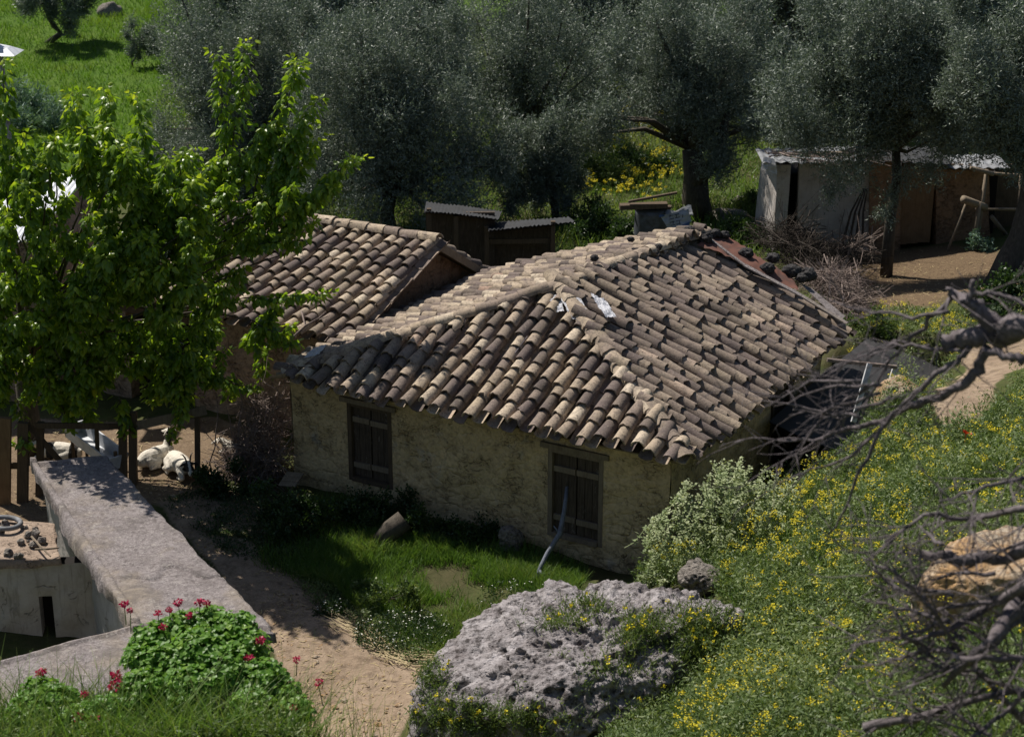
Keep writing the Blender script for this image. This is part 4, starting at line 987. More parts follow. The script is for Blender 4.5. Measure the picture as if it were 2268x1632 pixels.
panel('wall', (down(SH_(2074, 560, .2)), down(SH_(2190, 560, .5)), SH_(2190, 372, .5), SH_(2074, 368, .2)), .2, M['clay'], .03, 35)
pL, pR = SH_(1700, 365), SH_(2240, 365)
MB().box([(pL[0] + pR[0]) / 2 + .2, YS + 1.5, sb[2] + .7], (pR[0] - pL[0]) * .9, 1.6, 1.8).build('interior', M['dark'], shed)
def sheet(name, u0, u1, v0, v1, dy, th, mat, dep, tilt=.05, n=40, par=None):
    a = SH_(u0, v0, dy); b = SH_(u1, v1, dy); s, t = np.meshgrid(np.linspace(0, 1, n), np.linspace(0, 1, 6))
    V = a + s[..., None] * (b - a) + t[..., None] * np.array([0, dep, dep * tilt]); V[..., 2] += .018 * np.sin(s * n * 1.05) + .02 * fbm(V, 1.5, 3, 2)
    mb = MB().add(V, grid_faces(n, 6)); mb.add(V - UP * th, grid_faces(n, 6)[:, ::-1]); return mb.build(name, mat, par or shed, True)
sheet('roof_sheet', 1690, 1920, 362, 356, -.18, .012, M['zinc'], 1.3, .02, 60); sheet('roof_sheet', 1735, 1905, 357, 352, .1, .012, M['zinc'], .5, .03, 60)
sheet('roof_sheet', 1915, 2110, 357, 362, -.12, .02, M['darktin'], 1.4, .02, 50); sheet('roof_sheet', 2100, 2240, 372, 372, -.1, .012, M['zinc'], 1.1, .03, 40)
MB().bar(SH_(1998, 366, .1), SH_(2200, 372, .3), .1, .12).build('beam', M['darkwood'], shed)
mb = MB()
for i in range(110):
    a = SH_(RNG.uniform(1700, 1900), RNG.uniform(338, 356), RNG.uniform(-.1, 1.2)); d = nrm([RNG.normal(1, .4), RNG.normal(0, .6), RNG.normal(0, .08)])
    mb.tube([a, a + d * RNG.uniform(.4, 1.3)], [RNG.uniform(.012, .03), .008], 5)
single('brush_bundle', mb, M['twig'], 'sticks and dry brush piled on the tin roof of the whitewashed shed', 'brushwood')
mb = MB(); mb.box(SH_(1742, 338, .9), .95, .5, .06); mb.box(SH_(1800, 336, 1.0), 1.1, .45, .05); mb.box(SH_(1850, 340, .5), 1.0, .2, .05); single('roof_planks', mb, M['oldwood'], 'loose planks stacked at the back of the white shed roof', 'planks')
mb = MB(); crumple(mb, [SH_(1692, 348, -.12), SH_(1716, 353, -.25), SH_(1722, 386, -.16), SH_(1686, 376, -.12)], np.array([0, -1., 0]), .05, 14); single('plastic_bag', mb, M['plastic'], 'pale plastic bag draped over the top corner of the white shed', 'bag', None, True)
mb = MB()
for k in range(4): mb.tube([SH_(1862 + k * 16, 555 - k * 3, -.3), SH_(1885 + k * 9, 470, -.2), SH_(1912 + k * 3, 418, .05)], [.03, .025, .015], 6)
single('leaning_poles', mb, M['darktwig'], 'dark thin poles leaning on the white shed wall', 'poles')
mb = MB(); c = SH_(1668, 395, 1.2)
# pen rails beside the shed
pr = thing('corral', 'open pole corral at the right end of the brown shed', 'corral', down(SH_(2170, 555)))
for (a, b, y0, y1, r) in (((2152, 552), (2170, 448), -.6, -.6, .055), ((2160, 548), (2186, 376), -.4, -.3, .05), ((2268, 550), (2275, 395), .2, .2, .05), ((2090, 548), (2140, 450), -.7, -.6, .03), ((2250, 540), (2262, 380), -.3, -.3, .04)):
    MB().tube([down(SH_(*a, y0)), SH_(*b, y1)], [r, r * .9], 8, rough=.08).build('post', M['oldwood'], pr, True)
for (a, b, y0, y1, r) in (((2133, 441), (2182, 460), -.8, -.45, .085), ((2160, 463), (2300, 464), -.5, -.3, .035), ((2150, 372), (2200, 386), -.5, -.4, .05), ((2190, 384), (2300, 392), -.4, .1, .035), ((2196, 480), (2236, 530), -.2, .4, .05)):
    MB().tube([SH_(*a, y0), SH_(*b, y1)], [r, r * .95], 8, rough=.06).build('rail', M['oldwood'], pr, True)
panel_ = MB().box(SH_(2250, 470, 1.2), 2.6, .15, 2.2); panel_.build('back_board', M['darkwood'], pr)

# ------------------------------------------------------------------ low hutch behind the roofs, drum
YH = 34.5
def HH(u, v, dy=0): return WY(u, v, YH + dy)
hb_ = HH(1110, 555); hb_[2] = gz(hb_[0], hb_[1])
hut = thing('hutch', 'dark low lean-to hutch with sagging tin roofs between the two houses', 'hutch', hb_)
def flat(name, pts, mat, th=.03, k=22, wave=.02):
    a, b, c, d = [np.asarray(p, float) for p in pts]; s, t = np.meshgrid(np.linspace(0, 1, k * 2), np.linspace(0, 1, 6)); S3 = s[..., None]; T3 = t[..., None]
    V = (a * (1 - S3) + b * S3) * (1 - T3) + (d * (1 - S3) + c * S3) * T3; V[..., 2] += wave * np.sin(s * k * 5.5) + .03 * fbm(V, 1.2, 7, 2)
    mb = MB().add(V, grid_faces(k * 2, 6)); mb.add(V - UP * th, grid_faces(k * 2, 6)[:, ::-1]); mb.build(name, mat, hut, True)
flat('roof_sheet', (HH(940, 470, -.6), HH(1105, 484, -.6), HH(1112, 466, .5), HH(944, 447, .5)), M['darktin'])
flat('roof_sheet', (HH(1082, 508, -.8), HH(1272, 494, -.5), HH(1258, 482, .6), HH(1076, 490, .4)), M['darktin'])
for u, vt in ((1078, 500), (1225, 490), (1010, 478), (950, 462)): MB().bar(down(HH(u, 552, -.5)), HH(u, vt, -.5), .09, .09, (0, 1, 0)).build('post', M['darkwood'], hut)
MB().bar(HH(1078, 535, -.45), HH(1225, 533, -.45), .05, .10).build('rail', M['darkwood'], hut)
MB().box((HH(1150, 545, -.1)), 1.4, .08, .9).build('back_wall', M['shutter'], hut); MB().box(HH(1020, 530, -.2), 1.4, .08, 1.15).build('back_wall', M['shutter'], hut)
YD = 35.5
def DD(u, v, dy=0): return WY(u, v, YD + dy)
c = DD(1442, 520); pm = pxm(YD, c[2]); db0 = c.copy(); db0[2] = gz(c[0], c[1])
drum = thing('metal_drum', 'old dark metal drum standing by the thick olive trunk', 'drum', db0)
R_ = 36 / pm; top = DD(1442, 466)[2]; zz = np.linspace(db0[2] - .1, top, 14)
mb = MB().tube([[c[0], YD + .2, z] for z in zz], [R_ * (1.04 if i in (4, 9) else 1) for i in range(14)], 28); mb.build('drum_body', M['drum'], drum, True)
mb = MB().tube([[c[0], YD + .2, top], [c[0], YD + .2, top + .03]], [R_ * 1.05, R_ * 1.05], 28); mb.build('rim', M['darktin'], drum)
mb = MB().box(DD(1425, 456, -.05) , 1.0, .22, .10, (nrm([1, .05, .03]), nrm([-.05, 1, 0]), UP)); mb.box(DD(1440, 458, .2), .9, .16, .06, (nrm([1, -.2, .02]), nrm([.2, 1, 0]), UP)); single('lid_board', mb, M['darkwood'], 'dark thick board lying over the top of the old drum', 'board')
single('long_stick', MB().bar(DD(1392, 447, -.1), DD(1500, 427, -.1), .07, .045), M['darkwood'], 'straight dark stick lying slanted across the drum boards', 'stick')
mb = MB(); Nn = np.array([0, -1., .1])
sk = thing('feed_sack', 'blue-white printed paper sack hanging against the drum', 'sack', DD(1490, 510, -.2))
mb = MB(); crumple(mb, [DD(1462, 478, -.2), DD(1524, 462, -.15), DD(1532, 492, -.2), DD(1482, 512, -.25)], Nn, .03, 14); mb.build('sack_paper', M['sack'], sk, True)
mb = MB(); crumple(mb, [DD(1482, 510, -.262), DD(1530, 491, -.215), DD(1527, 500, -.22), DD(1484, 518, -.27)], Nn, .01, 6); crumple(mb, [DD(1460, 478, -.225), DD(1472, 475, -.22), DD(1473, 479, -.225), DD(1461, 483, -.23)], Nn, .01, 5); mb.build('blue_band', M['sackblue'], sk, True)
mb = MB()
for i in range(4):
    for j in range(2):
        p = DD(1486 + j * 13 + i * 1.5, 478 + i * 7 - j * 3, -.30); mb.box(p, .10, .006, .014, (nrm([1, 0, .25]), nrm([0, 1, 0]), nrm([-.25, 0, 1]))); 
for i in range(5): p = DD(1484 + i * 7, 479 + (i % 2) * 14, -.30); mb.box(p, .014, .006, .07)
mb.build('print', M['sackink'], sk)
mb = MB(); crumple(mb, [DD(1470, 470, .0), DD(1530, 458, .1), DD(1536, 476, -.1), DD(1478, 482, -.15)], np.array([0, 0, 1.]), .05, 12); single('torn_sheet', mb, M['plastic'] if False else M['zinc'], 'torn grey sheet crumpled over the drum top beside the trunk', 'sheet', None, True)

# ------------------------------------------------------------------ brushwood
def brush(label, boxes, n, mat, Lr=(.5, 1.3), r=(.004, .012), name='brush_pile', flat_=.4):
    mb = MB()
    for i in range(n):
        (u, v, y, ru, rv, ry) = boxes[i % len(boxes)]; q = RNG.normal(0, .45, 3)
        p = WY(u + q[0] * ru, v + q[1] * rv, y + q[2] * ry); p[2] = max(p[2], gz(p[0], p[1]) + .03)
        d = nrm(RNG.normal(size=3) * [1, 1, flat_]); L = RNG.uniform(*Lr); m = 5; bend = RNG.normal(0, .16, 3)
        pts = [p + d * L * (t - .5) + bend * L * (t - .5) ** 2 * 2 + RNG.normal(0, .012, 3) for t in np.linspace(0, 1, m)]
        r0 = RNG.uniform(*r); mb.tube(pts, np.linspace(r0, r0 * .4, m), 3, cap=False)
        for _ in range(2):
            t = RNG.integers(1, m - 1); e = nrm(d + RNG.normal(0, .7, 3)); mb.tube([pts[t], pts[t] + e * L * .2, pts[t] + e * L * .36 + RNG.normal(0, .03, 3)], [r0 * .6, r0 * .45, r0 * .25], 3, cap=False)
    return single(name, mb, mat, label, 'brushwood', 'heaps of cut brushwood')
brush('grey-brown sunlit heap of cut twigs behind the far roof corner', [(1868, 648, 31, 60, 40, .9), (1835, 618, 31.5, 50, 22, .8), (1885, 690, 30.2, 35, 34, .6)], 520, M['twig'])
brush('dark shaded heap of thorny brush against the white shed', [(1790, 565, 34.6, 70, 38, 1.1), (1740, 530, 35.3, 60, 45, .7), (1860, 570, 34.6, 60, 30, .9)], 620, M['darktwig'], (.5, 1.5), (.004, .011))
brush('few pale bare branches sticking up beside the dark shaded brush', [(1895, 545, 35.6, 40, 26, .5)], 26, M['twig'], (.6, 1.3), (.006, .014), 'branch_heap')
yb = G(560, 1050)[1]
brush('dark dry bramble thicket filling the gap between goat pen and farmhouse', [(560, 980, yb, 50, 70, .5), (590, 920, yb + .3, 40, 60, .4), (600, 1020, yb - .3, 40, 40, .4), (530, 1030, yb, 40, 40, .4)], 560, M['twig'], (.4, 1.2), (.004, .011), 'bramble_thicket', 1.0)
mb = MB()
for a, b, r in (((470, 1050), (478, 870), .012), ((525, 1075), (530, 860), .014), ((500, 1060), (560, 900), .009), ((545, 1060), (500, 900), .008), ((580, 1050), (610, 880), .01), ((620, 900), (560, 960), .01)):
    mb.tube(wig(WY(*a, yb - .25), WY(*b, yb - .1), 7, .02), np.linspace(r, r * .6, 7), 5)
single('bare_stems', mb, M['twig'], 'upright bare grey stems in front of the bramble thicket', 'stems')

# ------------------------------------------------------------------ pale frame right of the house
fr = thing('old_frame', 'pale blue and white broken frame leaning in the dark gap right of the farmhouse', 'frame', HL(7.3, 2.6, .4))
yf = 24.6
for a, b, wd in (((1926, 806, yf), (1890, 935, yf - .5), .075), ((1982, 815, yf + .1), (1966, 868, yf - .1), .07)): MB().bar(WY(*a), WY(*b), wd, .05, (0, 1, 0)).build('upright', M['paintwood'], fr)
MB().bar(WY(1832, 797, yf + .05), WY(1986, 813, yf + .05), .05, .05).build('rail', M['twig'], fr); MB().bar(WY(1908, 864, yf - .2), WY(1945, 870, yf - .2), .04, .03).build('rail', M['paintwood'], fr)
mb = MB(); a_ = [WY(*p, yf - .1) for p in ((1922, 832), (1934, 851), (1948, 846), (1940, 866), (1911, 862))]; n_ = np.array([0, .02, 0]); mb.add(a_ + [p + n_ for p in a_], [[0, 1, 2, 3, 4], [9, 8, 7, 6, 5]]); mb.build('broken_pane', M['palezinc'], fr)

# ------------------------------------------------------------------ olive trees
olive('big silvery olive crown at left centre beside the open meadow', (340, 740, -40, 430), 45, 545, 120000, seed=1, lobes=62, skirt=22)
olive('darker broad olive nearest behind the rear house roof', (640, 1100, -10, 490), 39.5, 860, 130000, seed=2, lobes=66, skirt=16)
olive('olive crown at top centre between its darker neighbours', (960, 1350, -70, 330), 48, 1190, 95000, seed=3, lobes=56, skirt=5)
olive('small drooping olive bough with bare grey twig tips over the hutch', (1105, 1300, 245, 470), 40, 1235, 42000, seed=4, lobes=30, skirt=6, r0=.09)
b4 = WY(1545, 500, 40.5)
t4, f4 = olive('olive with thick dark forked trunk behind the farmhouse ridge', (1325, 1770, -40, 345), 41, 1545, 115000, [WY(1543, 440, 40.6), WY(1540, 385, 40.7), WY(1532, 330, 40.8)], .30, 60, seed=5, skirt=9)
mb = MB().tube([WY(1538, 405, 40.6), WY(1565, 378, 40.5), WY(1592, 352, 40.5), WY(1598, 310, 40.5), WY(1610, 250, 40.6)], [.24, .17, .15, .13, .08], 9, rough=.1); mb.build('limb', M['bark'], t4, True)
t5, f5 = olive('wide grey-green olive spreading over the shed roof', (1740, 2170, -20, 385), 34.6, 1972, 125000, [WY(1972, 480, 34.7), WY(1985, 400, 34.8), WY(1985, 330, 34.9)], .11, 62, seed=6, depth=.62)
mb = MB()
for u, v, dy, r, n in ((1960, 470, -.2, .22, 500), (1970, 430, -.2, .2, 400), (2000, 395, -.2, .3, 700), (1850, 385, -.1, .35, 900), (1840, 430, -.2, .2, 400), (1900, 370, -.2, .4, 1200), (2060, 380, 0, .35, 900)): clump(mb, WY(u, v, 34.7 + dy), r, n, .085, .021, (1, 1, 1.3), -.3, .2, 9)
mb.build('hanging_sprays', M['olive'], t5)
t6, f6 = olive('dark olive at the right edge on a thick leaning trunk', (2080, 2420, 0, 400), 32.3, 2222, 100000, [WY(2238, 575, 32.3), WY(2258, 530, 32.4), WY(2282, 450, 32.5), WY(2290, 360, 32.6)], .24, 66, seed=7, depth=.8)
for i, (bx, y, bs, lb) in enumerate((((1180, 1430, -120, 190), 55, 1300, 'far olive filling the gap left of the forked trunk tree'), ((560, 820, -120, 200), 52, 690, 'olive standing between the big silvery and the dark broad crowns'), ((1690, 1830, 90, 320), 44, 1760, 'low olive in the shade between forked trunk and shed'), ((390, 770, -160, 150), 57, 580, 'far olive at top left behind the big silvery crown'), ((700, 1060, -170, 150), 57, 880, 'far olive at top centre left behind the dark broad one'),
        ((1320, 1700, -190, 150), 56, 1500, 'far olive at top right of centre behind the forked trunk'), ((1620, 1960, -190, 230), 52, 1800, 'far dark olive at top right between two crowns'), ((1900, 2330, -190, 230), 47, 2120, 'far dark olive in the top right corner'))):
    olive(lb, bx, y, bs, 52000, seed=11 + i, lobes=50, skirt=14, L=.14, Wd=.036)
bt = G(140, 95)
mm = pxm(bt[1]);
t7, _ = olive('lone leaning olive in the bright meadow at upper left', (10, 245, -85, 48), bt[1], 140, 46000, [WY(135, 75, bt[1]), WY(120, 58, bt[1]), WY(108, 38, bt[1]), WY(105, 10, bt[1])], .10, 26, L=.11, Wd=.03, seed=21, group='olive trees in the meadow', low=.9)
olive('dark olive row beyond the meadow at the very top left', (150, 520, -140, 22), 84, 330, 60000, seed=22, lobes=26, L=.15, Wd=.05, group='olive trees in the meadow')
bs_ = G(322, 150)
olive('thin young olive sapling standing alone in the meadow', (284, 356, 55, 140), bs_[1], 320, 11000, seed=23, lobes=20, L=.09, Wd=.022, r0=.035, group='olive trees in the meadow')

# ------------------------------------------------------------------ shrubs
def shrub(label, u, v, rpx, n, mat, L=.07, Wd=.03, y=None, sq=(1, 1, .8), name='shrub', blobs=9, group=None, upb=.5):
    b = G(u, v) if y is None else gpt(u, v, y); pm = pxm(b[1], b[2]); r = rpx / pm; t = thing(name, label, 'shrub', b, group); mb = MB(); tb = MB()
    for i in range(blobs):
        d = RNG.normal(size=3) * .42; d[2] = abs(d[2]) * 1.1 + .25; c = b + d * r * np.array(sq) * 1.3
        clump(mb, c, r * RNG.uniform(.35, .55), n // blobs, L, Wd, (1, 1, 1), upb, .2, 7); tb.tube(wig(b, c, 4, .06), [r * .03, r * .02, r * .015, r * .006], 4)
    mb.build('foliage', mat, t); tb.build('stem', M['darktwig'], t); return t
gs = 'light green bushes behind the roofs'
for u, v, rp, lb in ((1345, 400, 55, 'light green leafy bush left of the forked olive trunk'), (1300, 530, 60, 'dark green leafy bush just behind the main roof skyline'), (1440, 390, 45, 'feathery green bush close to the forked trunk'), (1390, 540, 45, 'green bush between the skyline bush and the drum'), (1670, 545, 45, 'thorny dark bush at the foot of the white shed pillar'), (1660, 470, 30, 'bright leafy plant beside the white shed pillar')):
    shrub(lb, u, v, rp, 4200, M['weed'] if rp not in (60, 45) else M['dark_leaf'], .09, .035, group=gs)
shrub('blue-green spiky thistle clump in the meadow at left', 75, 285, 62, 4200, M['thistle'], .22, .035, blobs=8, upb=.8)
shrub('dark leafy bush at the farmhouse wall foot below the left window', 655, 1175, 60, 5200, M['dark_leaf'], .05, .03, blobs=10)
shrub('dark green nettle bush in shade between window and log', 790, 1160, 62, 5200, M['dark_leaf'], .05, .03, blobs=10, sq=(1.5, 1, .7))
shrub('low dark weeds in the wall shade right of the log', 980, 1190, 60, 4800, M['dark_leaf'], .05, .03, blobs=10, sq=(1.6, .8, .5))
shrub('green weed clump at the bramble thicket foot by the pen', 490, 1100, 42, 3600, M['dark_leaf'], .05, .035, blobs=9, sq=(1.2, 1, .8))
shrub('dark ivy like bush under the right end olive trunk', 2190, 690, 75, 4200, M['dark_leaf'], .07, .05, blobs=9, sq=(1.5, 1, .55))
shrub('small blue-green weed at the corral post foot', 2165, 560, 22, 900, M['thistle'], .09, .03, blobs=5)
shrub('green bush at the foot of the sunlit twig heap', 1935, 742, 40, 3000, M['weed'], .06, .025, blobs=8)
shrub('low leafy weed tuft in the sunny grass patch edge', 850, 1345, 45, 3200, M['weed'], .05, .028, blobs=8, sq=(1.2, 1, .7))
# pale horehound
hh = thing('pale_shrub', 'pale grey-green woolly shrub at the near corner of the farmhouse', 'shrub', gpt(1580, 1290, 20.2)); mb = MB(); tb = MB()
for i in range(270):
    u = RNG.uniform(1425, 1765); v1 = np.interp(u, [1425, 1500, 1580, 1650, 1750], [1195, 1100, 1050, 1040, 1085]) + RNG.uniform(-.12, 1) * 190; y = RNG.uniform(19.8, 21.3)
    tip = WY(u, v1, y); g0 = gz(tip[0], tip[1]); tip[2] = max(tip[2], g0 + .12); b = tip + RNG.normal(0, .16, 3) * [1, 1, 0]; b[2] = max(g0, tip[2] - RNG.uniform(.25, .5)); pts = wig(b, tip, 5, .05); tb.tube(pts, .005, 3)
    for t in np.arange(.25, 1.08, .13):
        k_ = min(int(t * 4), 3); c = pts[k_] + (pts[k_ + 1] - pts[k_]) * (t * 4 - k_); n = 7; ph = RNG.uniform(0, 6.28) + np.arange(n) * 2.4; d = np.stack([np.cos(ph), np.sin(ph), np.full(n, .35) + RNG.normal(0, .25, n)], -1)
        leaves(np.repeat(c[None], n, 0) + RNG.normal(0, .02, (n, 3)), d, nrm(np.tile(UP, (n, 1)) + unit(n) * .6), RNG.uniform(.035, .075, n) * (1.25 - .6 * min(t, 1)), RNG.uniform(.026, .045, n), mb, np.clip(t * .8 - .05 + RNG.normal(0, .15, n), 0, 1))
mb.build('foliage', M['sage'], hh); tb.build('stem', M['sage'], hh)

# ------------------------------------------------------------------ grass, weeds, flowers
HB = np.array([HL(WA, .2)[:2], HL(WB, .2)[:2], HL(WB + .05, 6.2)[:2], HL(WA, 6.2)[:2]])
PATCH = poly((610, 1275), (700, 1200), (900, 1190), (1180, 1255), (1300, 1285), (1260, 1345), (1010, 1375), (960, 1450), (900, 1440), (840, 1385), (730, 1300))
q = scatter(PATCH, 30000); q = q[fbm(q, 1.3, 61, 3) + RNG.normal(0, .18, len(q)) > -.12]; n = len(q); cl_ = fbm(q, 1.6, 4, 3); mb = MB(); blades(q, np.clip(.17 + .10 * cl_ + RNG.normal(0, .04, n), .05, .42), RNG.uniform(.008, .015, n), RNG.uniform(.2, .9, n), mb, np.clip(.45 + .3 * cl_ + RNG.normal(0, .15, n), 0, 1))
tag(mb.build('grass', M['grass'], None), 'sunny green grass patch before the farmhouse wall', 'grass', None, 'stuff')
SHADE = poly((560, 1260), (640, 1120), (760, 1105), (900, 1150), (1200, 1225), (1300, 1260), (1290, 1290), (1100, 1260), (800, 1215), (640, 1280))
q = scatter(SHADE, 6000); n = len(q); mb = MB(); blades(q, np.clip(RNG.normal(.16, .06, n), .04, .4), .012, RNG.uniform(.2, .9, n), mb, np.clip(RNG.normal(.3, .15, n), 0, 1))
tag(mb.build('shade_grass', M['grass'], None), 'shaded grass at the foot of the farmhouse wall', 'grass', None, 'stuff')
EDGE = poly((960, 1360), (1250, 1320), (1260, 1345), (1120, 1370), (1010, 1420), (950, 1470), (930, 1450))
q = scatter(EDGE, 3500); n = len(q); mb = MB(); blades(q, np.clip(RNG.normal(.12, .06, n), .03, .3), .010, RNG.uniform(.3, 1, n), mb, np.clip(RNG.normal(.65, .2, n), 0, 1)); tag(mb.build('dry_grass', M['grass'], None), 'thin dry grass along the left edge of the boulder', 'grass', None, 'stuff')
FAR = np.array([[-26, 41], [-6.5, 43], [-6.5, 78], [-26, 84]])
def field(name, pg, n, H, Wd, mat, label, tm=.5):
    q = scatter(pg, n); cl_ = fbm(q, .6, 14, 3); mb = MB(); blades(q, np.clip(H * (1 + .5 * cl_ + RNG.normal(0, .25, n)), .04, 1), Wd, RNG.uniform(.2, .9, n), mb, np.clip(tm + .25 * cl_ + RNG.normal(0, .15, n), 0, 1), 1)
    return tag(mb.build(name, mat, None), label, 'grass', None, 'stuff')
field('meadow_grass', FAR, 60000, .20, .035, M['meadow'], 'bright green meadow grass at upper left', .5)
MID = np.array([[-8, 29.5], [11, 38.8], [12, 62], [-7, 62]])
field('wild_grass', MID, 42000, .34, .03, M['grass'], 'tall wild grass among the olives behind the houses', .6)
def weeds(name, pg, n, H, L, Wd, mat, label, avoid=(), cell=1.1, tm=.5):
    m = n // 12; q = scatter(pg, m, avoid); m = len(q); hh_ = H * np.clip(.95 + 1.0 * fbm(q, cell, 33, 3), .12, 2.2) * RNG.uniform(.5, 1.2, m); P = np.repeat(q, 12, 0); t = RNG.uniform(0, 1, len(P)); 
    P = P + UP * (t * np.repeat(hh_, 12))[:, None] + RNG.normal(0, .05, (len(P), 3)) * [1, 1, .2]; d = unit(len(P)) * [1, 1, .7] + UP * .5; mb = MB()
    leaves(P, d, nrm(unit(len(P)) * .7 + UP), L * RNG.uniform(.6, 1.3, len(P)), Wd * RNG.uniform(.7, 1.2, len(P)), mb, np.clip(tm * .6 + .4 * t + RNG.normal(0, .15, len(P)) + .15 * np.repeat(fbm(q, .9, 5, 2), 12), 0, 1))
    return tag(mb.build(name, mat, None), label, 'weeds', None, 'stuff')
weeds('weeds', MID, 60000, .32, .09, .03, M['weed'], 'leafy weeds between the olive trunks behind the roofs')
SLOPE = poly((1430, 1300), (1480, 1262), (1600, 1150), (1720, 1060), (1800, 975), (1900, 925), (2060, 985), (2170, 945), (2268, 850), (2420, 820), (2420, 1700), (1500, 1700), (1500, 1600), (1640, 1480), (1650, 1380), (1560, 1310))
LANE = poly((1880, 760), (1940, 690), (2080, 690), (2268, 640), (2400, 640), (2400, 760), (2268, 740), (2130, 780), (2060, 870), (2070, 960), (1960, 930), (1920, 900))
weeds('slope_weeds', SLOPE, 200000, .48, .062, .017, M['weed'], 'green leafy weeds covering the flower slope at right', tm=.62)
weeds('lane_weeds', LANE, 26000, .14, .06, .02, M['weed'], 'low weeds in the sunny lane beyond the dead branches', tm=.7)
q = scatter(SLOPE, 11000); n = len(q); mb = MB(); blades(q, np.clip(RNG.normal(.34, .12, n), .06, .75), .009, RNG.uniform(.2, .9, n), mb, np.clip(RNG.normal(.6, .2, n), 0, 1)); tag(mb.build('slope_grass', M['grass'], None), 'thin grass blades among the mustard on the slope', 'grass', None, 'stuff')
mb = MB()
for p in scatter(SLOPE, 420): r = RNG.uniform(.08, .24); clump(mb, p + UP * r * .7, r, int(1500 * r), .065, .018, (1.2, 1.2, 1.2), .8, .2, 5)
tag(mb.build('slope_plants', M['weed'], None), 'taller leafy plants standing in clumps on the slope', 'weeds', None, 'stuff')
def mustard(name, pg, n, H, label, sz=.022, avoid=()):
    q = scatter(pg, n * 2); keep = fbm(q, .55, 71, 3) + RNG.normal(0, .5, len(q)) > -.05; q = q[keep][:n]; n = len(q); st = MB(); fl = MB(); h = H * RNG.uniform(.5, 1.25, n)
    blades(q, h, .010, RNG.uniform(0, .35, n), st, np.full(n, .55), 2)
    for k in range(3):
        off = RNG.normal(0, .05 + .03 * k, (n, 3)) * [1, 1, .4]; c = q + UP * (h * (.97 - .10 * k))[:, None] + off; sel = RNG.random(n) < (1, .7, .5)[k]; c = c[sel]; r = RNG.uniform(.022, .075, len(c)); m = 18
        P = np.repeat(c, m, 0) + unit(len(c) * m) * np.repeat(r, m)[:, None] * [1, 1, .6]; leaves(P, unit(len(P)), nrm(unit(len(P)) * .6 + UP), sz, sz * .8, fl, np.clip(RNG.normal(.5, .25, len(P)), 0, 1))
    o = fl.build(name, M['yellow'], None); tag(o, label, 'flowers', None, 'stuff'); s_ = st.build('flower_stalks', M['weed'], None); tag(s_, 'thin green stalks of ' + label, 'stalks', None, 'stuff')
mustard('mustard_flowers', SLOPE, 470, .56, 'yellow mustard flowers over the right slope')
mustard('lane_flowers', LANE, 110, .2, 'small yellow flowers in the sunny lane', .02)
MIDF = poly((1290, 470), (1280, 330), (1300, 240), (1480, 230), (1500, 420), (1440, 480))
mustard('wild_flowers', MIDF, 130, .5, 'yellow wildflowers between the olive trunks', .04)
# daisies, poppy
def daisies(label, u, v, rpx, n):
    b = G(u, v); r = rpx / pxm(b[1]); t = thing('daisy_clump', label, 'flowers', b, 'white daisy clumps by the path'); mb = MB(); f = MB()
    ang = RNG.uniform(0, 6.283, n); rr = np.sqrt(RNG.random(n)) * r; P = np.column_stack([b[0] + np.cos(ang) * rr * 1.3, b[1] + np.sin(ang) * rr, 0 * rr]); P[:, 2] = gz(P[:, 0], P[:, 1]); hh_ = (.28 - .16 * (rr / r) ** 2) * RNG.uniform(.3, 1.25, n) * (r / .5) ** .5
    m = 14; Q = np.repeat(P, m, 0) + UP * (np.repeat(hh_, m) * RNG.random(n * m))[:, None] + RNG.normal(0, .03, (n * m, 3)) * [1, 1, .1]; leaves(Q, unit(n * m) + UP * .4, unit(n * m), .05, .016, mb, np.clip(RNG.normal(.35, .2, n * m), 0, 1)); mb.build('foliage', M['dark_leaf'], t)
    s_ = RNG.random(n) < .4; Qf = (P + UP * hh_[:, None])[s_]
    for k in range(5): a = k * 1.2566; leaves(Qf, np.tile([math.cos(a), math.sin(a), .15], (len(Qf), 1)), np.tile(UP, (len(Qf), 1)), .012, .009, f, np.full(len(Qf), .5))
    f.build('blossoms', M['white_petal'], t)
daisies('largest white daisy clump beside the straw on the path', 895, 1415, 85, 380); daisies('little white daisy clump on the path edge left of the straw', 738, 1358, 30, 90); daisies('white daisies in the sunny grass above the boulder', 1130, 1325, 60, 60)
mb = MB(); p = G(2132, 1030); p[2] += .45
for i in range(9): leaves(p[None] + RNG.normal(0, .02, (1, 3)), unit(1) + UP * .3, unit(1), .05, .05, mb, np.full(1, .5))
mb.tube([p - UP * .45, p], .004, 4); single('poppy', mb, M['poppy'], 'single red poppy among the yellow flowers on the slope', 'flower')
# straw on the path
ln = np.array([G(u, v) for u, v in ((752, 1375), (810, 1405), (850, 1440), (900, 1462), (950, 1472))]); mb = MB()
for i in range(170):
    t = RNG.uniform(0, 4); k_ = int(t); p = ln[k_] * (1 - t + k_) + ln[k_ + 1] * (t - k_) + RNG.normal(0, .09, 3); d = nrm(ln[k_ + 1] - ln[k_] + RNG.normal(0, .25, 3) * .5); L = RNG.uniform(.25, .7)
    pts = np.array([p - d * L / 2, p + RNG.normal(0, .02, 3), p + d * L / 2]); pts[:, 2] = gz(pts[:, 0], pts[:, 1]) + RNG.uniform(.02, .08); mb.tube(pts, .005, 3, cap=False)
single('straw', mb, M['straw'], 'line of dry yellow straw across the dirt path', 'straw', kind='stuff')
BESIDE = np.array([[5, 9.5], [15, 9.5], [17, 36], [26, 60], [12, 60], [12.5, 38], [10, 33], [9.5, 26], [7.5, 20], [6, 14]])
weeds('hillside_weeds', BESIDE, 60000, .34, .085, .026, M['weed'], 'weeds over the hillside beyond the right edge', tm=.6)
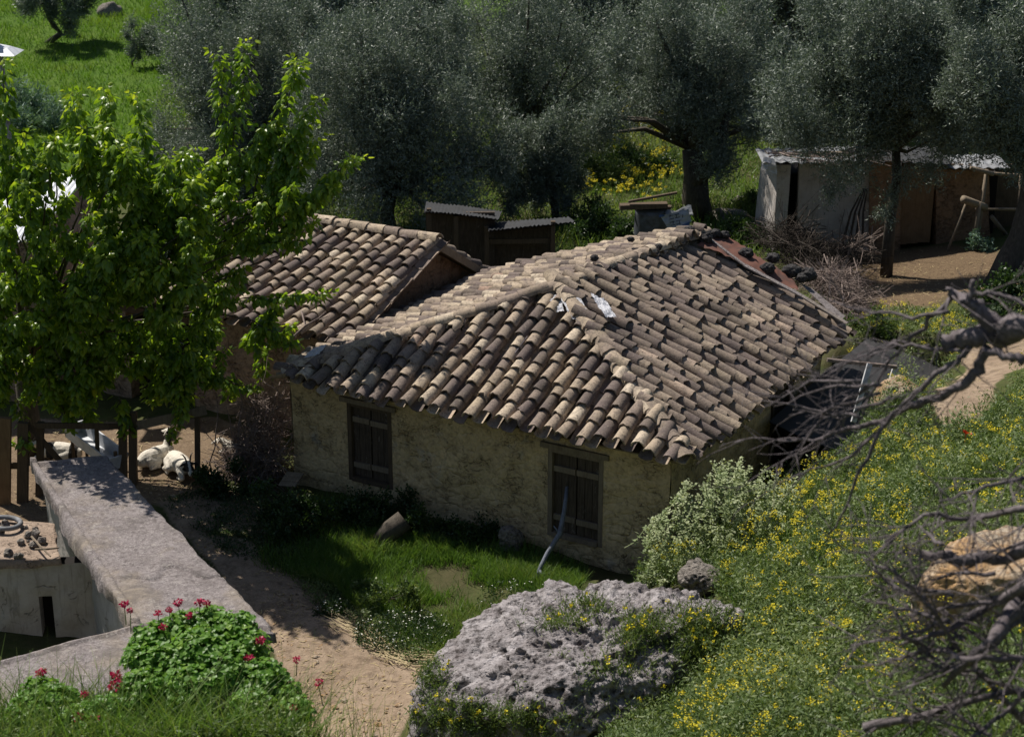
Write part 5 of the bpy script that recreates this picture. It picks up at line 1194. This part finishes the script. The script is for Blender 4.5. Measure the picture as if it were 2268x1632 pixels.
q = scatter(BESIDE, 16000); n = len(q); mb = MB(); blades(q, np.clip(RNG.normal(.3, .1, n), .06, .7), .018, RNG.uniform(.2, .9, n), mb, np.clip(RNG.normal(.6, .2, n), 0, 1)); tag(mb.build('hillside_grass', M['grass'], None), 'grass over the hillside beyond the right edge', 'grass', None, 'stuff')
# pebbles, litter and stray straw on the dirt
q = scatter(PATH, 520); mb = MB()
for p in q: mb.ball(p + UP * .005, RNG.uniform(.006, .02) * (1 + 1.2 * (RNG.random() < .06)), 2, int(abs(p[0] * 991)), .35, 4, (1.2, 1, .6))
tag(mb.build('pebbles', M['tanrock'], None), 'pebbles and clods scattered over the dirt path', 'pebbles', None, 'stuff')
q = np.concatenate([scatter(PATH, 1500), scatter(PEN, 700), scatter(YARD, 900), scatter(RPATH, 300)]); n = len(q); mb = MB(); d = unit(n) * [1, 1, .12]; leaves(q + UP * .012, d, np.tile(UP, (n, 1)) + unit(n) * .3, RNG.uniform(.05, .16, n), RNG.uniform(.008, .02, n), mb, np.clip(RNG.normal(.2, .3, n), 0, 1))
tag(mb.build('straw_litter', M['straw'], None), 'loose straw and litter strewn over the trodden ground', 'straw', None, 'stuff')
RAG = poly((600, 1230), (700, 1190), (760, 1330), (960, 1420), (930, 1480), (900, 1470), (790, 1390), (690, 1330))
GAP = poly((1280, 1720), (1350, 1640), (1500, 1500), (1600, 1420), (1660, 1400), (1660, 1500), (1520, 1610), (1520, 1720))
weeds('gap_weeds', GAP, 14000, .2, .055, .018, M['weed'], 'weeds crowding the right foot of the big boulder', tm=.5)
DIM = poly((360, 1110), (460, 1085), (640, 1100), (680, 1190), (600, 1260), (500, 1230))
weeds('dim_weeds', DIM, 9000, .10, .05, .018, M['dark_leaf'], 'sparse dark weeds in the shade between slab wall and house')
weeds('path_edge_weeds', RAG, 9000, .12, .05, .015, M['weed'], 'ragged weeds along the edge of the dirt path', tm=.6)
# plants growing on the boulder
bm_ = None
# near bank grass, bottom left
BANK = poly((-60, 1700), (-60, 1600), (40, 1560), (300, 1540), (640, 1530), (720, 1600), (700, 1720))
BK = np.array([[-5.2, 12.6], [-1.75, 12.6], [-1.75, 13.9], [-2.3, 14.5], [-5.2, 14.3]])
q = scatter(BK, 3600); n = len(q); mb = MB(); blades(q, np.clip(RNG.normal(.52, .17, n), .1, 1.0), RNG.uniform(.010, .018, n), RNG.uniform(.25, 1.0, n), mb, np.clip(RNG.normal(.55, .2, n), 0, 1), 4); tag(mb.build('bank_grass', M['grass'], None), 'long blurred grass blades in the bottom left foreground', 'grass', None, 'stuff')
weeds('bank_weeds', BK, 26000, .28, .06, .02, M['weed'], 'leafy undergrowth below the geraniums at bottom left', tm=.6)
TH = np.array([[-1.95, 12.9], [-1.0, 12.9], [-1.0, 14.2], [-1.95, 14.2]]); q = scatter(TH, 170); n = len(q); q[:, 2] = np.maximum(q[:, 2] - .1, q[:, 2]); mb = MB(); blades(q, np.clip(RNG.normal(.75, .2, n), .2, 1.2), .009, RNG.uniform(.1, .5, n), mb, np.clip(RNG.normal(.6, .2, n), 0, 1), 4); tag(mb.build('thin_grass', M['grass'], None), 'sparse thin grass stalks before the sandy path', 'grass', None, 'stuff')

# ------------------------------------------------------------------ geraniums
def geranium(label, blobs, flowers, seed):
    b = np.mean([WY(u, v, y) for u, v, y, r in blobs], 0); b[2] = gz(b[0], b[1]); t = thing('geranium_bush', label, 'geranium', b, 'red geraniums at lower left'); mb = MB(); tb = MB()
    for u, v, y, rp in blobs:
        c = WY(u, v, y); r = rp / pxm(y, c[2]); n = int(900 * (r / .2) ** 2 * .62); d = unit(n); d[:, 2] = np.abs(d[:, 2]) * 1.0 - .15; P = c + nrm(d) * (r * RNG.uniform(.5, 1.22, n))[:, None] * [1, 1, .85]
        N = nrm(d + UP * .9 + unit(n) * .5); D = nrm(np.cross(N, unit(n))); Sd = np.cross(N, D); R = RNG.uniform(.024, .042, n)
        K = 7; V = [P]
        for k_ in range(K):
            a = k_ / K * 2 * math.pi; rr = R * RNG.uniform(.62, 1.15, n); V.append(P + D * (np.cos(a) * rr)[:, None] + Sd * (np.sin(a) * rr)[:, None] + N * (RNG.uniform(-.008, .016, n))[:, None])
        V = np.stack(V, 1); m = K + 1; bb = (np.arange(n) * m)[:, None]; F_ = np.concatenate([bb + np.array([[0, 1 + k_, 1 + (k_ + 1) % K]]) for k_ in range(K)]); mb.add(V.reshape(-1, 3), F_, np.repeat(np.clip(RNG.normal(.5, .22, n), 0, 1), m))
        for _ in range(6): e = c + unit(1)[0] * r * .7; tb.tube([[c[0], c[1], gz(c[0], c[1])], c - UP * r * .3, e], [.012, .009, .005], 4)
    mb.build('foliage', M['geran'], t); tb.build('stem', M['grass'], t)
    for u, v, y, rp in flowers:
        p = WY(u, v, y); r = rp / pxm(y, p[2]); f = MB(); n = 46; P = p + unit(n) * r * RNG.uniform(.5, .9, n)[:, None] * [1, 1, .75]; leaves(P, unit(n) + (P - p) / r, unit(n), r * .75, r * .6, f, np.clip(RNG.normal(.5, .25, n), 0, 1)); fo = f.build('flower_head', M['red_petal'], t)
        f = MB().tube([p - UP * (.16 + .1 * RNG.random()) + RNG.normal(0, .03, 3) * [1, 1, 0], p - UP * .05, p], [.005, .004, .004], 4); f.build('stalk', M['grass'], fo)
geranium('large geranium bush covering the near corner of the concrete wall', [(340, 1425, 14.5, 46), (400, 1400, 14.6, 46), (460, 1395, 14.6, 52), (520, 1400, 14.5, 46), (540, 1440, 14.3, 52), (440, 1450, 14.2, 60), (360, 1475, 14.2, 55), (500, 1490, 14.0, 60), (580, 1510, 13.9, 50), (620, 1540, 13.8, 42), (320, 1530, 13.8, 50), (430, 1530, 13.8, 60), (300, 1460, 14.2, 30), (650, 1580, 13.6, 40), (560, 1570, 13.6, 50)],
         [(275, 1337, 14.6, 9), (288, 1352, 14.6, 7), (350, 1358, 14.6, 8), (375, 1350, 14.6, 7), (395, 1334, 14.6, 9), (420, 1362, 14.5, 8), (442, 1333, 14.6, 10), (458, 1337, 14.6, 8), (360, 1388, 14.4, 8), (578, 1417, 14.2, 10), (551, 1458, 14.0, 11), (657, 1460, 14.0, 8), (706, 1510, 13.9, 9), (652, 1567, 13.5, 8)], 1)
geranium('smaller geranium clump at the far lower left before the short wall', [(90, 1545, 13.8, 46), (130, 1560, 13.7, 42), (60, 1580, 13.6, 40), (180, 1600, 13.4, 44), (240, 1580, 13.5, 44)], [(90, 1488, 13.9, 11), (255, 1497, 13.8, 13), (255, 1518, 13.7, 14), (187, 1536, 13.6, 8), (172, 1588, 13.3, 11), (208, 1592, 13.3, 11)], 2)

# ------------------------------------------------------------------ mulberry tree
def _shade_sheet():  # added black sheet on posts, stands in for the shade beside the house
    t = thing('shade_sheet', 'added low black sheet standing in for the shade in the gap right of the farmhouse', 'standin', HL(7.1, 4.8, .3)); k = 14
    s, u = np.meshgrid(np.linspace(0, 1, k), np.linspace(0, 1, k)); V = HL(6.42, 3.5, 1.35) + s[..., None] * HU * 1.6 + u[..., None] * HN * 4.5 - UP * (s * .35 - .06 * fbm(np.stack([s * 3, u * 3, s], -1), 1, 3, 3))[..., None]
    MB().add(V, grid_faces(k, k)).add(V - UP * .02, grid_faces(k, k)[:, ::-1]).build('shade_cover', M['gap_shade'], t)
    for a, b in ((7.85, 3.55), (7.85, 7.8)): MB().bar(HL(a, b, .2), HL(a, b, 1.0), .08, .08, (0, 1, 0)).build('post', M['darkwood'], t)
_shade_sheet()
def mulberry():
    b = gpt(70, 1000, 26.2); t = thing('mulberry_tree', 'bright green mulberry tree with drooping leaves over the goat pen', 'tree', b); lf = []; tb = MB()
    fork = np.array([b[0] + .1, b[1] + .1, 1.7]); tb.tube([b - UP * .1, b + UP * .7 + HU * .03, b + UP * 1.3, fork], [.19, .16, .15, .14], 10, rough=.08)
    def shoot(p, q, n, r=.012, w_=1.0, start=.1, spread=.10):
        n = int(n * 1.5)
        pts = wig(p, q, 7, .025); tb.tube(pts, np.linspace(r, r * .3, 7), 5)
        ts_ = RNG.uniform(start, 1.03, n); ii = np.clip((ts_ * 6).astype(int), 0, 5); ff = (ts_ * 6 - ii)[:, None]; P = pts[ii] * (1 - ff) + pts[ii + 1] * ff; out = unit(n) * [1, 1, .25]; P = P + nrm(out) * RNG.uniform(.02, spread, n)[:, None]
        up_t = np.clip(ts_ - .85, 0, .2) * 5; d = nrm(out * .8 + UP * (-.75 + .9 * up_t + RNG.normal(0, .28, n))[:, None]); lf.append((P, d, out, RNG.uniform(.085, .14, n) * w_ * (1 - .35 * up_t), up_t))
    def sp(a, bb, ya, yb_, n, **kw):
        k_ = .1 if a[0] < 90 else 1.2 if a[1] > 800 else .5 if a[0] > 430 and a[1] < 600 else 1.1 if a[0] > 430 else -.8; p = WY(*a, ya + k_); q = WY(*bb, yb_ + k_); shoot(p, q, int(n * 1.5), spread=.17, w_=1.12, **kw); return p
    hub = []
    for a, bb, ya, yb_, n in (((505, 400), (478, 118), 25.6, 26.0, 95), ((515, 330), (546, 92), 25.7, 26.0, 85), ((560, 440), (658, 132), 25.5, 25.6, 150), ((600, 420), (708, 215), 25.4, 25.4, 110), ((620, 480), (788, 352), 25.2, 25.0, 130),
            ((330, 430), (302, 208), 25.4, 25.6, 80), ((250, 400), (226, 192), 25.2, 25.4, 85), ((185, 420), (160, 205), 25.0, 25.3, 85), ((110, 430), (120, 300), 24.6, 24.8, 60), ((18, 400), (10, 135), 24.2, 24.4, 110), ((60, 480), (50, 290), 24.3, 24.4, 70),
            ((540, 660), (720, 648), 24.6, 24.4, 85), ((560, 710), (648, 765), 24.5, 24.3, 55), ((470, 830), (570, 862), 24.4, 24.2, 40), ((330, 860), (425, 880), 24.3, 24.0, 55), ((420, 420), (430, 330), 25.4, 25.6, 60), ((380, 470), (372, 345), 25.2, 25.4, 60), ((560, 560), (660, 480), 25.0, 25, 70), ((640, 560), (690, 490), 25, 25, 40), ((520, 560), (640, 520), 24.8, 24.8, 60), ((540, 400), (600, 270), 25.4, 25.5, 90), ((590, 440), (650, 290), 25.3, 25.4, 90), ((610, 460), (700, 300), 25.2, 25.3, 90), ((500, 430), (540, 330), 25.4, 25.5, 70), ((560, 500), (640, 400), 25.1, 25.2, 90), ((640, 470), (740, 410), 25.0, 25.0, 80), ((470, 450), (500, 340), 25.4, 25.5, 70)):
        hub.append(sp(a, bb, ya, yb_, n))
    pg = np.array([(-20, 400), (60, 330), (180, 300), (330, 330), (420, 370), (520, 400), (640, 420), (690, 470), (600, 530), (520, 600), (560, 660), (640, 700), (560, 760), (540, 800), (440, 815), (330, 830), (200, 870), (60, 890), (-20, 930)])
    cnt = 0
    while cnt < 400:
        u, v = RNG.uniform(-20, 690), RNG.uniform(300, 980)
        if not inside(pg, np.array([u]), np.array([v]))[0]: continue
        if 60 < u < 190 and 370 < v < 470 and RNG.random() < .75: continue
        if 230 < u < 480 and 720 < v < 860 and RNG.random() < .25: continue
        if u > 480 and RNG.random() < .5: continue
        if v > 880 and RNG.random() < .3: continue
        p = WY(u, v + 40, RNG.uniform(25.2, 26.3) if u > 430 else RNG.uniform(24.7, 25.5) if v > 690 else RNG.uniform(23.4, 25.3)); out_ = np.array([p[0] - b[0], p[1] - b[1], 0]); q = p + nrm(out_ + RNG.normal(0, .6, 3)) * RNG.uniform(.1, .4) + UP * RNG.uniform(.15, .6)
        
        if v > 640 and RNG.random() < .35: q = p + RNG.normal(0, .2, 3) - UP * RNG.uniform(.25, .75)
        shoot(p, q, 54, .009, w_=RNG.uniform(.9, 1.25), start=-.0); cnt += 1
        if cnt % 14 == 0: hub.append(p)
    for p in hub:
        m = fork * .5 + p * .5 + RNG.normal(0, .22, 3) - UP * .1; t_ = np.linspace(0, 1, 10)[:, None]; K_ = fork * (1 - t_) ** 2 + 2 * t_ * (1 - t_) * (m + UP * .5) + p * t_ ** 2; K_[1:-1] += RNG.normal(0, .03, K_[1:-1].shape); tb.tube(K_, np.linspace(.042, .008, 10), 6)
    P = np.concatenate([x[0] for x in lf]); D = nrm(np.concatenate([x[1] for x in lf])); O = np.concatenate([x[2] for x in lf]); Lf = np.concatenate([x[3] for x in lf]); ut = np.concatenate([x[4] for x in lf]); n = len(P)
    N = nrm(O - D * (O * D).sum(1)[:, None] + unit(n) * .5); Sd = nrm(np.cross(D, N)); N = np.cross(Sd, D); W_ = Lf * RNG.uniform(.58, .74, n); l = Lf[:, None]; wv = W_[:, None]; cu = RNG.uniform(.05, .22, n)[:, None] * l
    V = np.stack([P, P + D * l * .55 + N * cu * .5, P + D * l - N * cu * .5, P + D * l * .16 - Sd * wv * .46 - N * cu * .2, P + D * l * .58 - Sd * wv * .38 - N * cu * .25, P + D * l * .16 + Sd * wv * .46 - N * cu * .2, P + D * l * .58 + Sd * wv * .38 - N * cu * .25], 1)
    bb = (np.arange(n) * 7)[:, None]; F_ = np.concatenate([bb + np.array([f]) for f in ((0, 1, 3), (3, 1, 4), (4, 1, 2), (0, 5, 1), (5, 6, 1), (6, 2, 1))])
    mb = MB().add(V.reshape(-1, 3), F_, np.repeat(np.clip(RNG.normal(.42, .2, n) + .35 * ut, 0, 1), 7)); mb.build('crown', M['mulberry'], t); tb.build('trunk', M['bark'], t, True)
mulberry()

# ------------------------------------------------------------------ pale roofed shed behind the mulberry, hood at left edge
yp = 30
ps = thing('tin_shed', 'low shed with pale grey tin roof glimpsed through the mulberry leaves', 'shed', gpt(60, 500, yp + .5))
a, b, c, d = [WY(*x) for x in ((-160, 560, 28.6), (75, 530, 28.8), (195, 385, 31.6), (-160, 375, 31.6))]
s, t_ = np.meshgrid(np.linspace(0, 1, 90), np.linspace(0, 1, 8)); S3 = s[..., None]; T3 = t_[..., None]; V = (a * (1 - S3) + b * S3) * (1 - T3) + (d * (1 - S3) + c * S3) * T3; V[..., 2] += .02 * np.sin(s * 160)
MB().add(V, grid_faces(90, 8)).add(V - UP * .015, grid_faces(90, 8)[:, ::-1]).build('roof', M['palezinc'], ps, True)
mb = MB()
for p, q in ((a, b), (b, c)): 
    p2, q2 = p * .97 + c * .03 * (1 if p is a else 1), q * .97 + d * .03; p2, q2 = p - UP * .04, q - UP * .04
    mb.add([[p2[0], p2[1], 0], [q2[0], q2[1], 0], q2, p2], [[0, 1, 2, 3]])
mb.build('wall', M['rubble'], ps)
hd = thing('metal_hood', 'pale metal hood on a pole at the left edge above the leaves', 'hood', gpt(0, 150, 30))
p = WY(2, 118, 30); MB().tube([[p[0], p[1], 0], p], .04, 6).build('pole', M['zinc'], hd)
mb = MB(); r = .32; mb.add([p + [-r, -r, 0], p + [r, -r, 0], p + [r, r, 0], p + [-r, r, 0], p + [-r * .5, -r * .4, .16], p + [r * .45, -r * .4, .10], p + [r * .45, r * .4, .10], p + [-r * .5, r * .4, .16]], [[3, 2, 1, 0], [0, 1, 5, 4], [1, 2, 6, 5], [2, 3, 7, 6], [3, 0, 4, 7], [4, 5, 6, 7]]); mb.build('hood_plate', M['palezinc'], hd)
MB().box(p + [-.12, 0, .24], .18, .18, .2).build('cap', M['sackblue'], hd)

# ------------------------------------------------------------------ dead branches in the foreground
def dead():
    b = np.array([3.6, 8.6, gz(3.6, 8.6)]); t = thing('dead_tree', 'fallen dead grey tree with bare tangled branches in the right foreground', 'tree', b)
    def twigs(mb, pts, r, depth, nchild, Lr):
        pts = np.asarray(pts); L = len(pts)
        for _ in range(nchild):
            i = RNG.integers(0, L - 1); f = RNG.random(); p = pts[i] * (1 - f) + pts[i + 1] * f; d0_ = nrm(pts[i + 1] - pts[i]); d = nrm(d0_ * 1.0 + RNG.normal(0, .65, 3)); l = RNG.uniform(*Lr); m = 5; P = [p]
            for k_ in range(m): d = nrm(d + RNG.normal(0, .13, 3) - UP * .02); P.append(P[-1] + d * l / m)
            mb.tube(P, np.linspace(r, r * .35, m + 1), 5, cap=True)
            if depth > 0: twigs(mb, P, r * .6, depth - 1, 3, (Lr[0] * .5, Lr[1] * .6))
    def br(name, uvy, radii, nchild=0, r=.006, Lr=(.2, .6), depth=1, sub=4, rough=.1):
        K = np.array([WY(*q) for q in uvy]); m = len(K); tt = np.linspace(0, m - 1, (m - 1) * sub + 1); pts = np.stack([np.interp(tt, np.arange(m), K[:, i]) for i in range(3)], -1); pts[1:-1] += RNG.normal(0, .007, pts[1:-1].shape); rr = np.interp(tt, np.arange(m), radii); rr = rr * (1 + .12 * RNG.normal(size=len(rr)) * (rr > .02))
        mb = MB().tube(pts, rr, 10 if max(radii) > .03 else 6, rough=rough if max(radii) > .03 else .03)
        if nchild: twigs(mb, pts, r, depth, nchild, Lr)
        mb.build(name, M['deadwood'], t, True)
    Y = 9.2
    br('trunk', [(2420, 745, Y - .5), (2330, 722, Y - .3), (2268, 722, Y - .2), (2215, 735, Y), (2160, 748, Y), (2120, 752, Y + .1), (2092, 762, Y + .1)], [.10, .085, .075, .082, .062, .050, .056])
    br('limb', [(2225, 735, Y), (2185, 705, Y), (2150, 672, Y), (2118, 652, Y + .1), (2095, 640, Y + .1)], [.06, .055, .034, .026, .012], 5, .007, (.2, .6))
    br('branch', [(2125, 668, Y), (2150, 655, Y), (2200, 648, Y - .1), (2250, 665, Y - .2), (2300, 700, Y - .3)], [.014, .013, .012, .012, .012], 2, .005)
    br('branch', [(2145, 670, Y), (2152, 640, Y), (2156, 622, Y)], [.022, .018, .012])
    br('branch', [(2118, 655, Y + .1), (2075, 695, Y + .1), (2020, 745, Y + .2), (1970, 800, Y + .3), (1930, 870, Y + .4), (1890, 930, Y + .4)], [.018, .014, .012, .010, .007, .004], 6, .0045, (.2, .6), 1)
    br('branch', [(2100, 690, Y), (2020, 700, Y + .2), (1930, 690, Y + .4), (1870, 680, Y + .5)], [.013, .010, .007, .004], 6, .004, (.15, .5))
    br('branch', [(2190, 770, Y), (2165, 820, Y), (2140, 850, Y), (2080, 878, Y + .1), (2010, 900, Y + .2), (1950, 935, Y + .3), (1880, 950, Y + .4), (1800, 972, Y + .5), (1720, 975, Y + .6)], [.032, .030, .026, .024, .020, .017, .013, .009, .005], 10, .005, (.25, .7), 1)
    br('branch', [(2150, 765, Y), (2120, 800, Y), (2060, 840, Y), (2000, 895, Y + .1), (1960, 940, Y + .2), (1900, 1000, Y + .3), (1840, 1030, Y + .4), (1760, 1050, Y + .5)], [.020, .018, .016, .014, .012, .010, .007, .004], 9, .0045, (.25, .6), 1)
    br('branch', [(1960, 935, Y + .2), (1905, 1040, Y + .2), (1870, 1130, Y + .2), (1830, 1200, Y + .3)], [.014, .010, .007, .004], 4, .004, (.2, .4))
    br('branch', [(2140, 780, Y), (2060, 770, Y + .1), (1980, 765, Y + .2), (1900, 790, Y + .3), (1820, 840, Y + .4)], [.012, .010, .008, .006, .004], 7, .004, (.2, .6))
    br('branch', [(2268, 800, Y - .3), (2225, 790, Y - .2), (2180, 775, Y - .1)], [.03, .025, .02], 2, .006)
    for i in range(7):
        u = RNG.uniform(1880, 2080); v = RNG.uniform(760, 960); du = RNG.uniform(-260, -110); br('branch', [(u, v, Y + .2), (u + du * .5, v + RNG.uniform(-20, 50), Y + .4), (u + du, v + RNG.uniform(0, 110), Y + .5)], [.010, .007, .003], 4, .004, (.15, .45), 1)
    Y2 = 8.4
    for uv, rd in (([(2420, 1160), (2330, 1190), (2230, 1240), (2120, 1240), (2040, 1225)], (.05, .04, .034, .030, .022)), ([(2400, 1230), (2270, 1300), (2180, 1345), (2090, 1400), (1990, 1430)], (.035, .03, .024, .016, .008)),
                   ([(2420, 1330), (2268, 1350), (2200, 1430), (2130, 1470), (2050, 1500)], (.03, .026, .02, .014, .008)), ([(2330, 1120), (2250, 1130), (2150, 1150), (2050, 1140), (1960, 1200)], (.02, .018, .014, .010, .005)),
                   ([(2350, 1200), (2300, 1250), (2260, 1330), (2190, 1420), (2090, 1520)], (.05, .05, .045, .03, .012)), ([(2400, 1500), (2268, 1460), (2150, 1460), (2060, 1440), (1990, 1400)], (.022, .02, .016, .012, .007)), ([(2420, 1560), (2250, 1530), (2120, 1560), (2020, 1590), (1915, 1612)], (.02, .018, .02, .024, .028)),
                   ([(2268, 1600), (2200, 1520), (2120, 1440), (2050, 1330), (2010, 1290)], (.02, .018, .014, .01, .006)), ([(2400, 1420), (2240, 1560), (2160, 1632), (2080, 1700)], (.016, .014, .012, .01)), ([(2400, 1010), (2268, 1060), (2180, 1080), (2080, 1110)], (.014, .012, .009, .005))):
        br('branch', [(u, v, Y2 + RNG.uniform(-.4, .4) + (2000 - u) * -.0005) for u, v in uv], [x * 1.05 for x in rd], 14, .006, (.2, .6), 1)
    for i in range(22):
        u = RNG.uniform(2040, 2330); v = RNG.uniform(1180, 1660); du = RNG.uniform(-230, -40); dv = RNG.uniform(-120, 120); br('branch', [(u, v, Y2), (u + du * .5, v + dv * .5 + RNG.uniform(-20, 20), Y2 + .1), (u + du, v + dv, Y2 + .2)], [.013, .010, .004], 4, .005, (.15, .45), 1)
dead()

# ------------------------------------------------------------------ small plants rooted on the boulder
dg = bpy.context.evaluated_depsgraph_get(); dg.update(); mb = MB(); yl = MB()
inv = BOUL.matrix_world.inverted() if True else None
bl_ = Vector(BASE[BOUL.name])
for (u, v, ru, rv, n) in ((980, 1585, 70, 40, 150), (1120, 1605, 120, 35, 220), (1250, 1380, 50, 20, 60), (1420, 1400, 60, 40, 160), (1560, 1420, 70, 70, 420), (1590, 1540, 70, 80, 460), (1480, 1600, 80, 40, 300), (950, 1500, 40, 40, 90), (1300, 1345, 40, 15, 40), (1350, 1480, 80, 40, 60)):
    for i in range(n):
        uu, vv = u + RNG.normal(0, .6) * ru, v + RNG.normal(0, .6) * rv; d = Vector(rays(uu, vv)).normalized(); ok, loc, no, fi = BOUL.ray_cast(Vector(C0) - bl_, d)
        if not ok: continue
        p = np.array(loc + bl_); m = 5; blades(np.repeat(p[None], m, 0) + RNG.normal(0, .03, (m, 3)), RNG.uniform(.04, .17, m), .010, RNG.uniform(.3, 1, m), mb, np.clip(RNG.normal(.6, .25, m), 0, 1), 2)
        leaves(np.repeat(p[None], 6, 0) + RNG.normal(0, .04, (6, 3)) + UP * .04, unit(6) + UP * .4, unit(6), .045, .018, mb, np.clip(RNG.normal(.55, .2, 6), 0, 1))
        if RNG.random() < .05: leaves(np.repeat(p[None], 8, 0) + RNG.normal(0, .012, (8, 3)) + UP * .14, unit(8), nrm(unit(8) + UP), .028, .024, yl, np.full(8, .5))
tag(mb.build('boulder_weeds', M['weed'], None), 'small weeds and grass rooted in the boulder cracks', 'weeds', None, 'stuff')
if yl.n: tag(yl.build('boulder_flowers', M['yellow'], None), 'tiny yellow flowers dotted on the boulder', 'flowers', None, 'stuff')
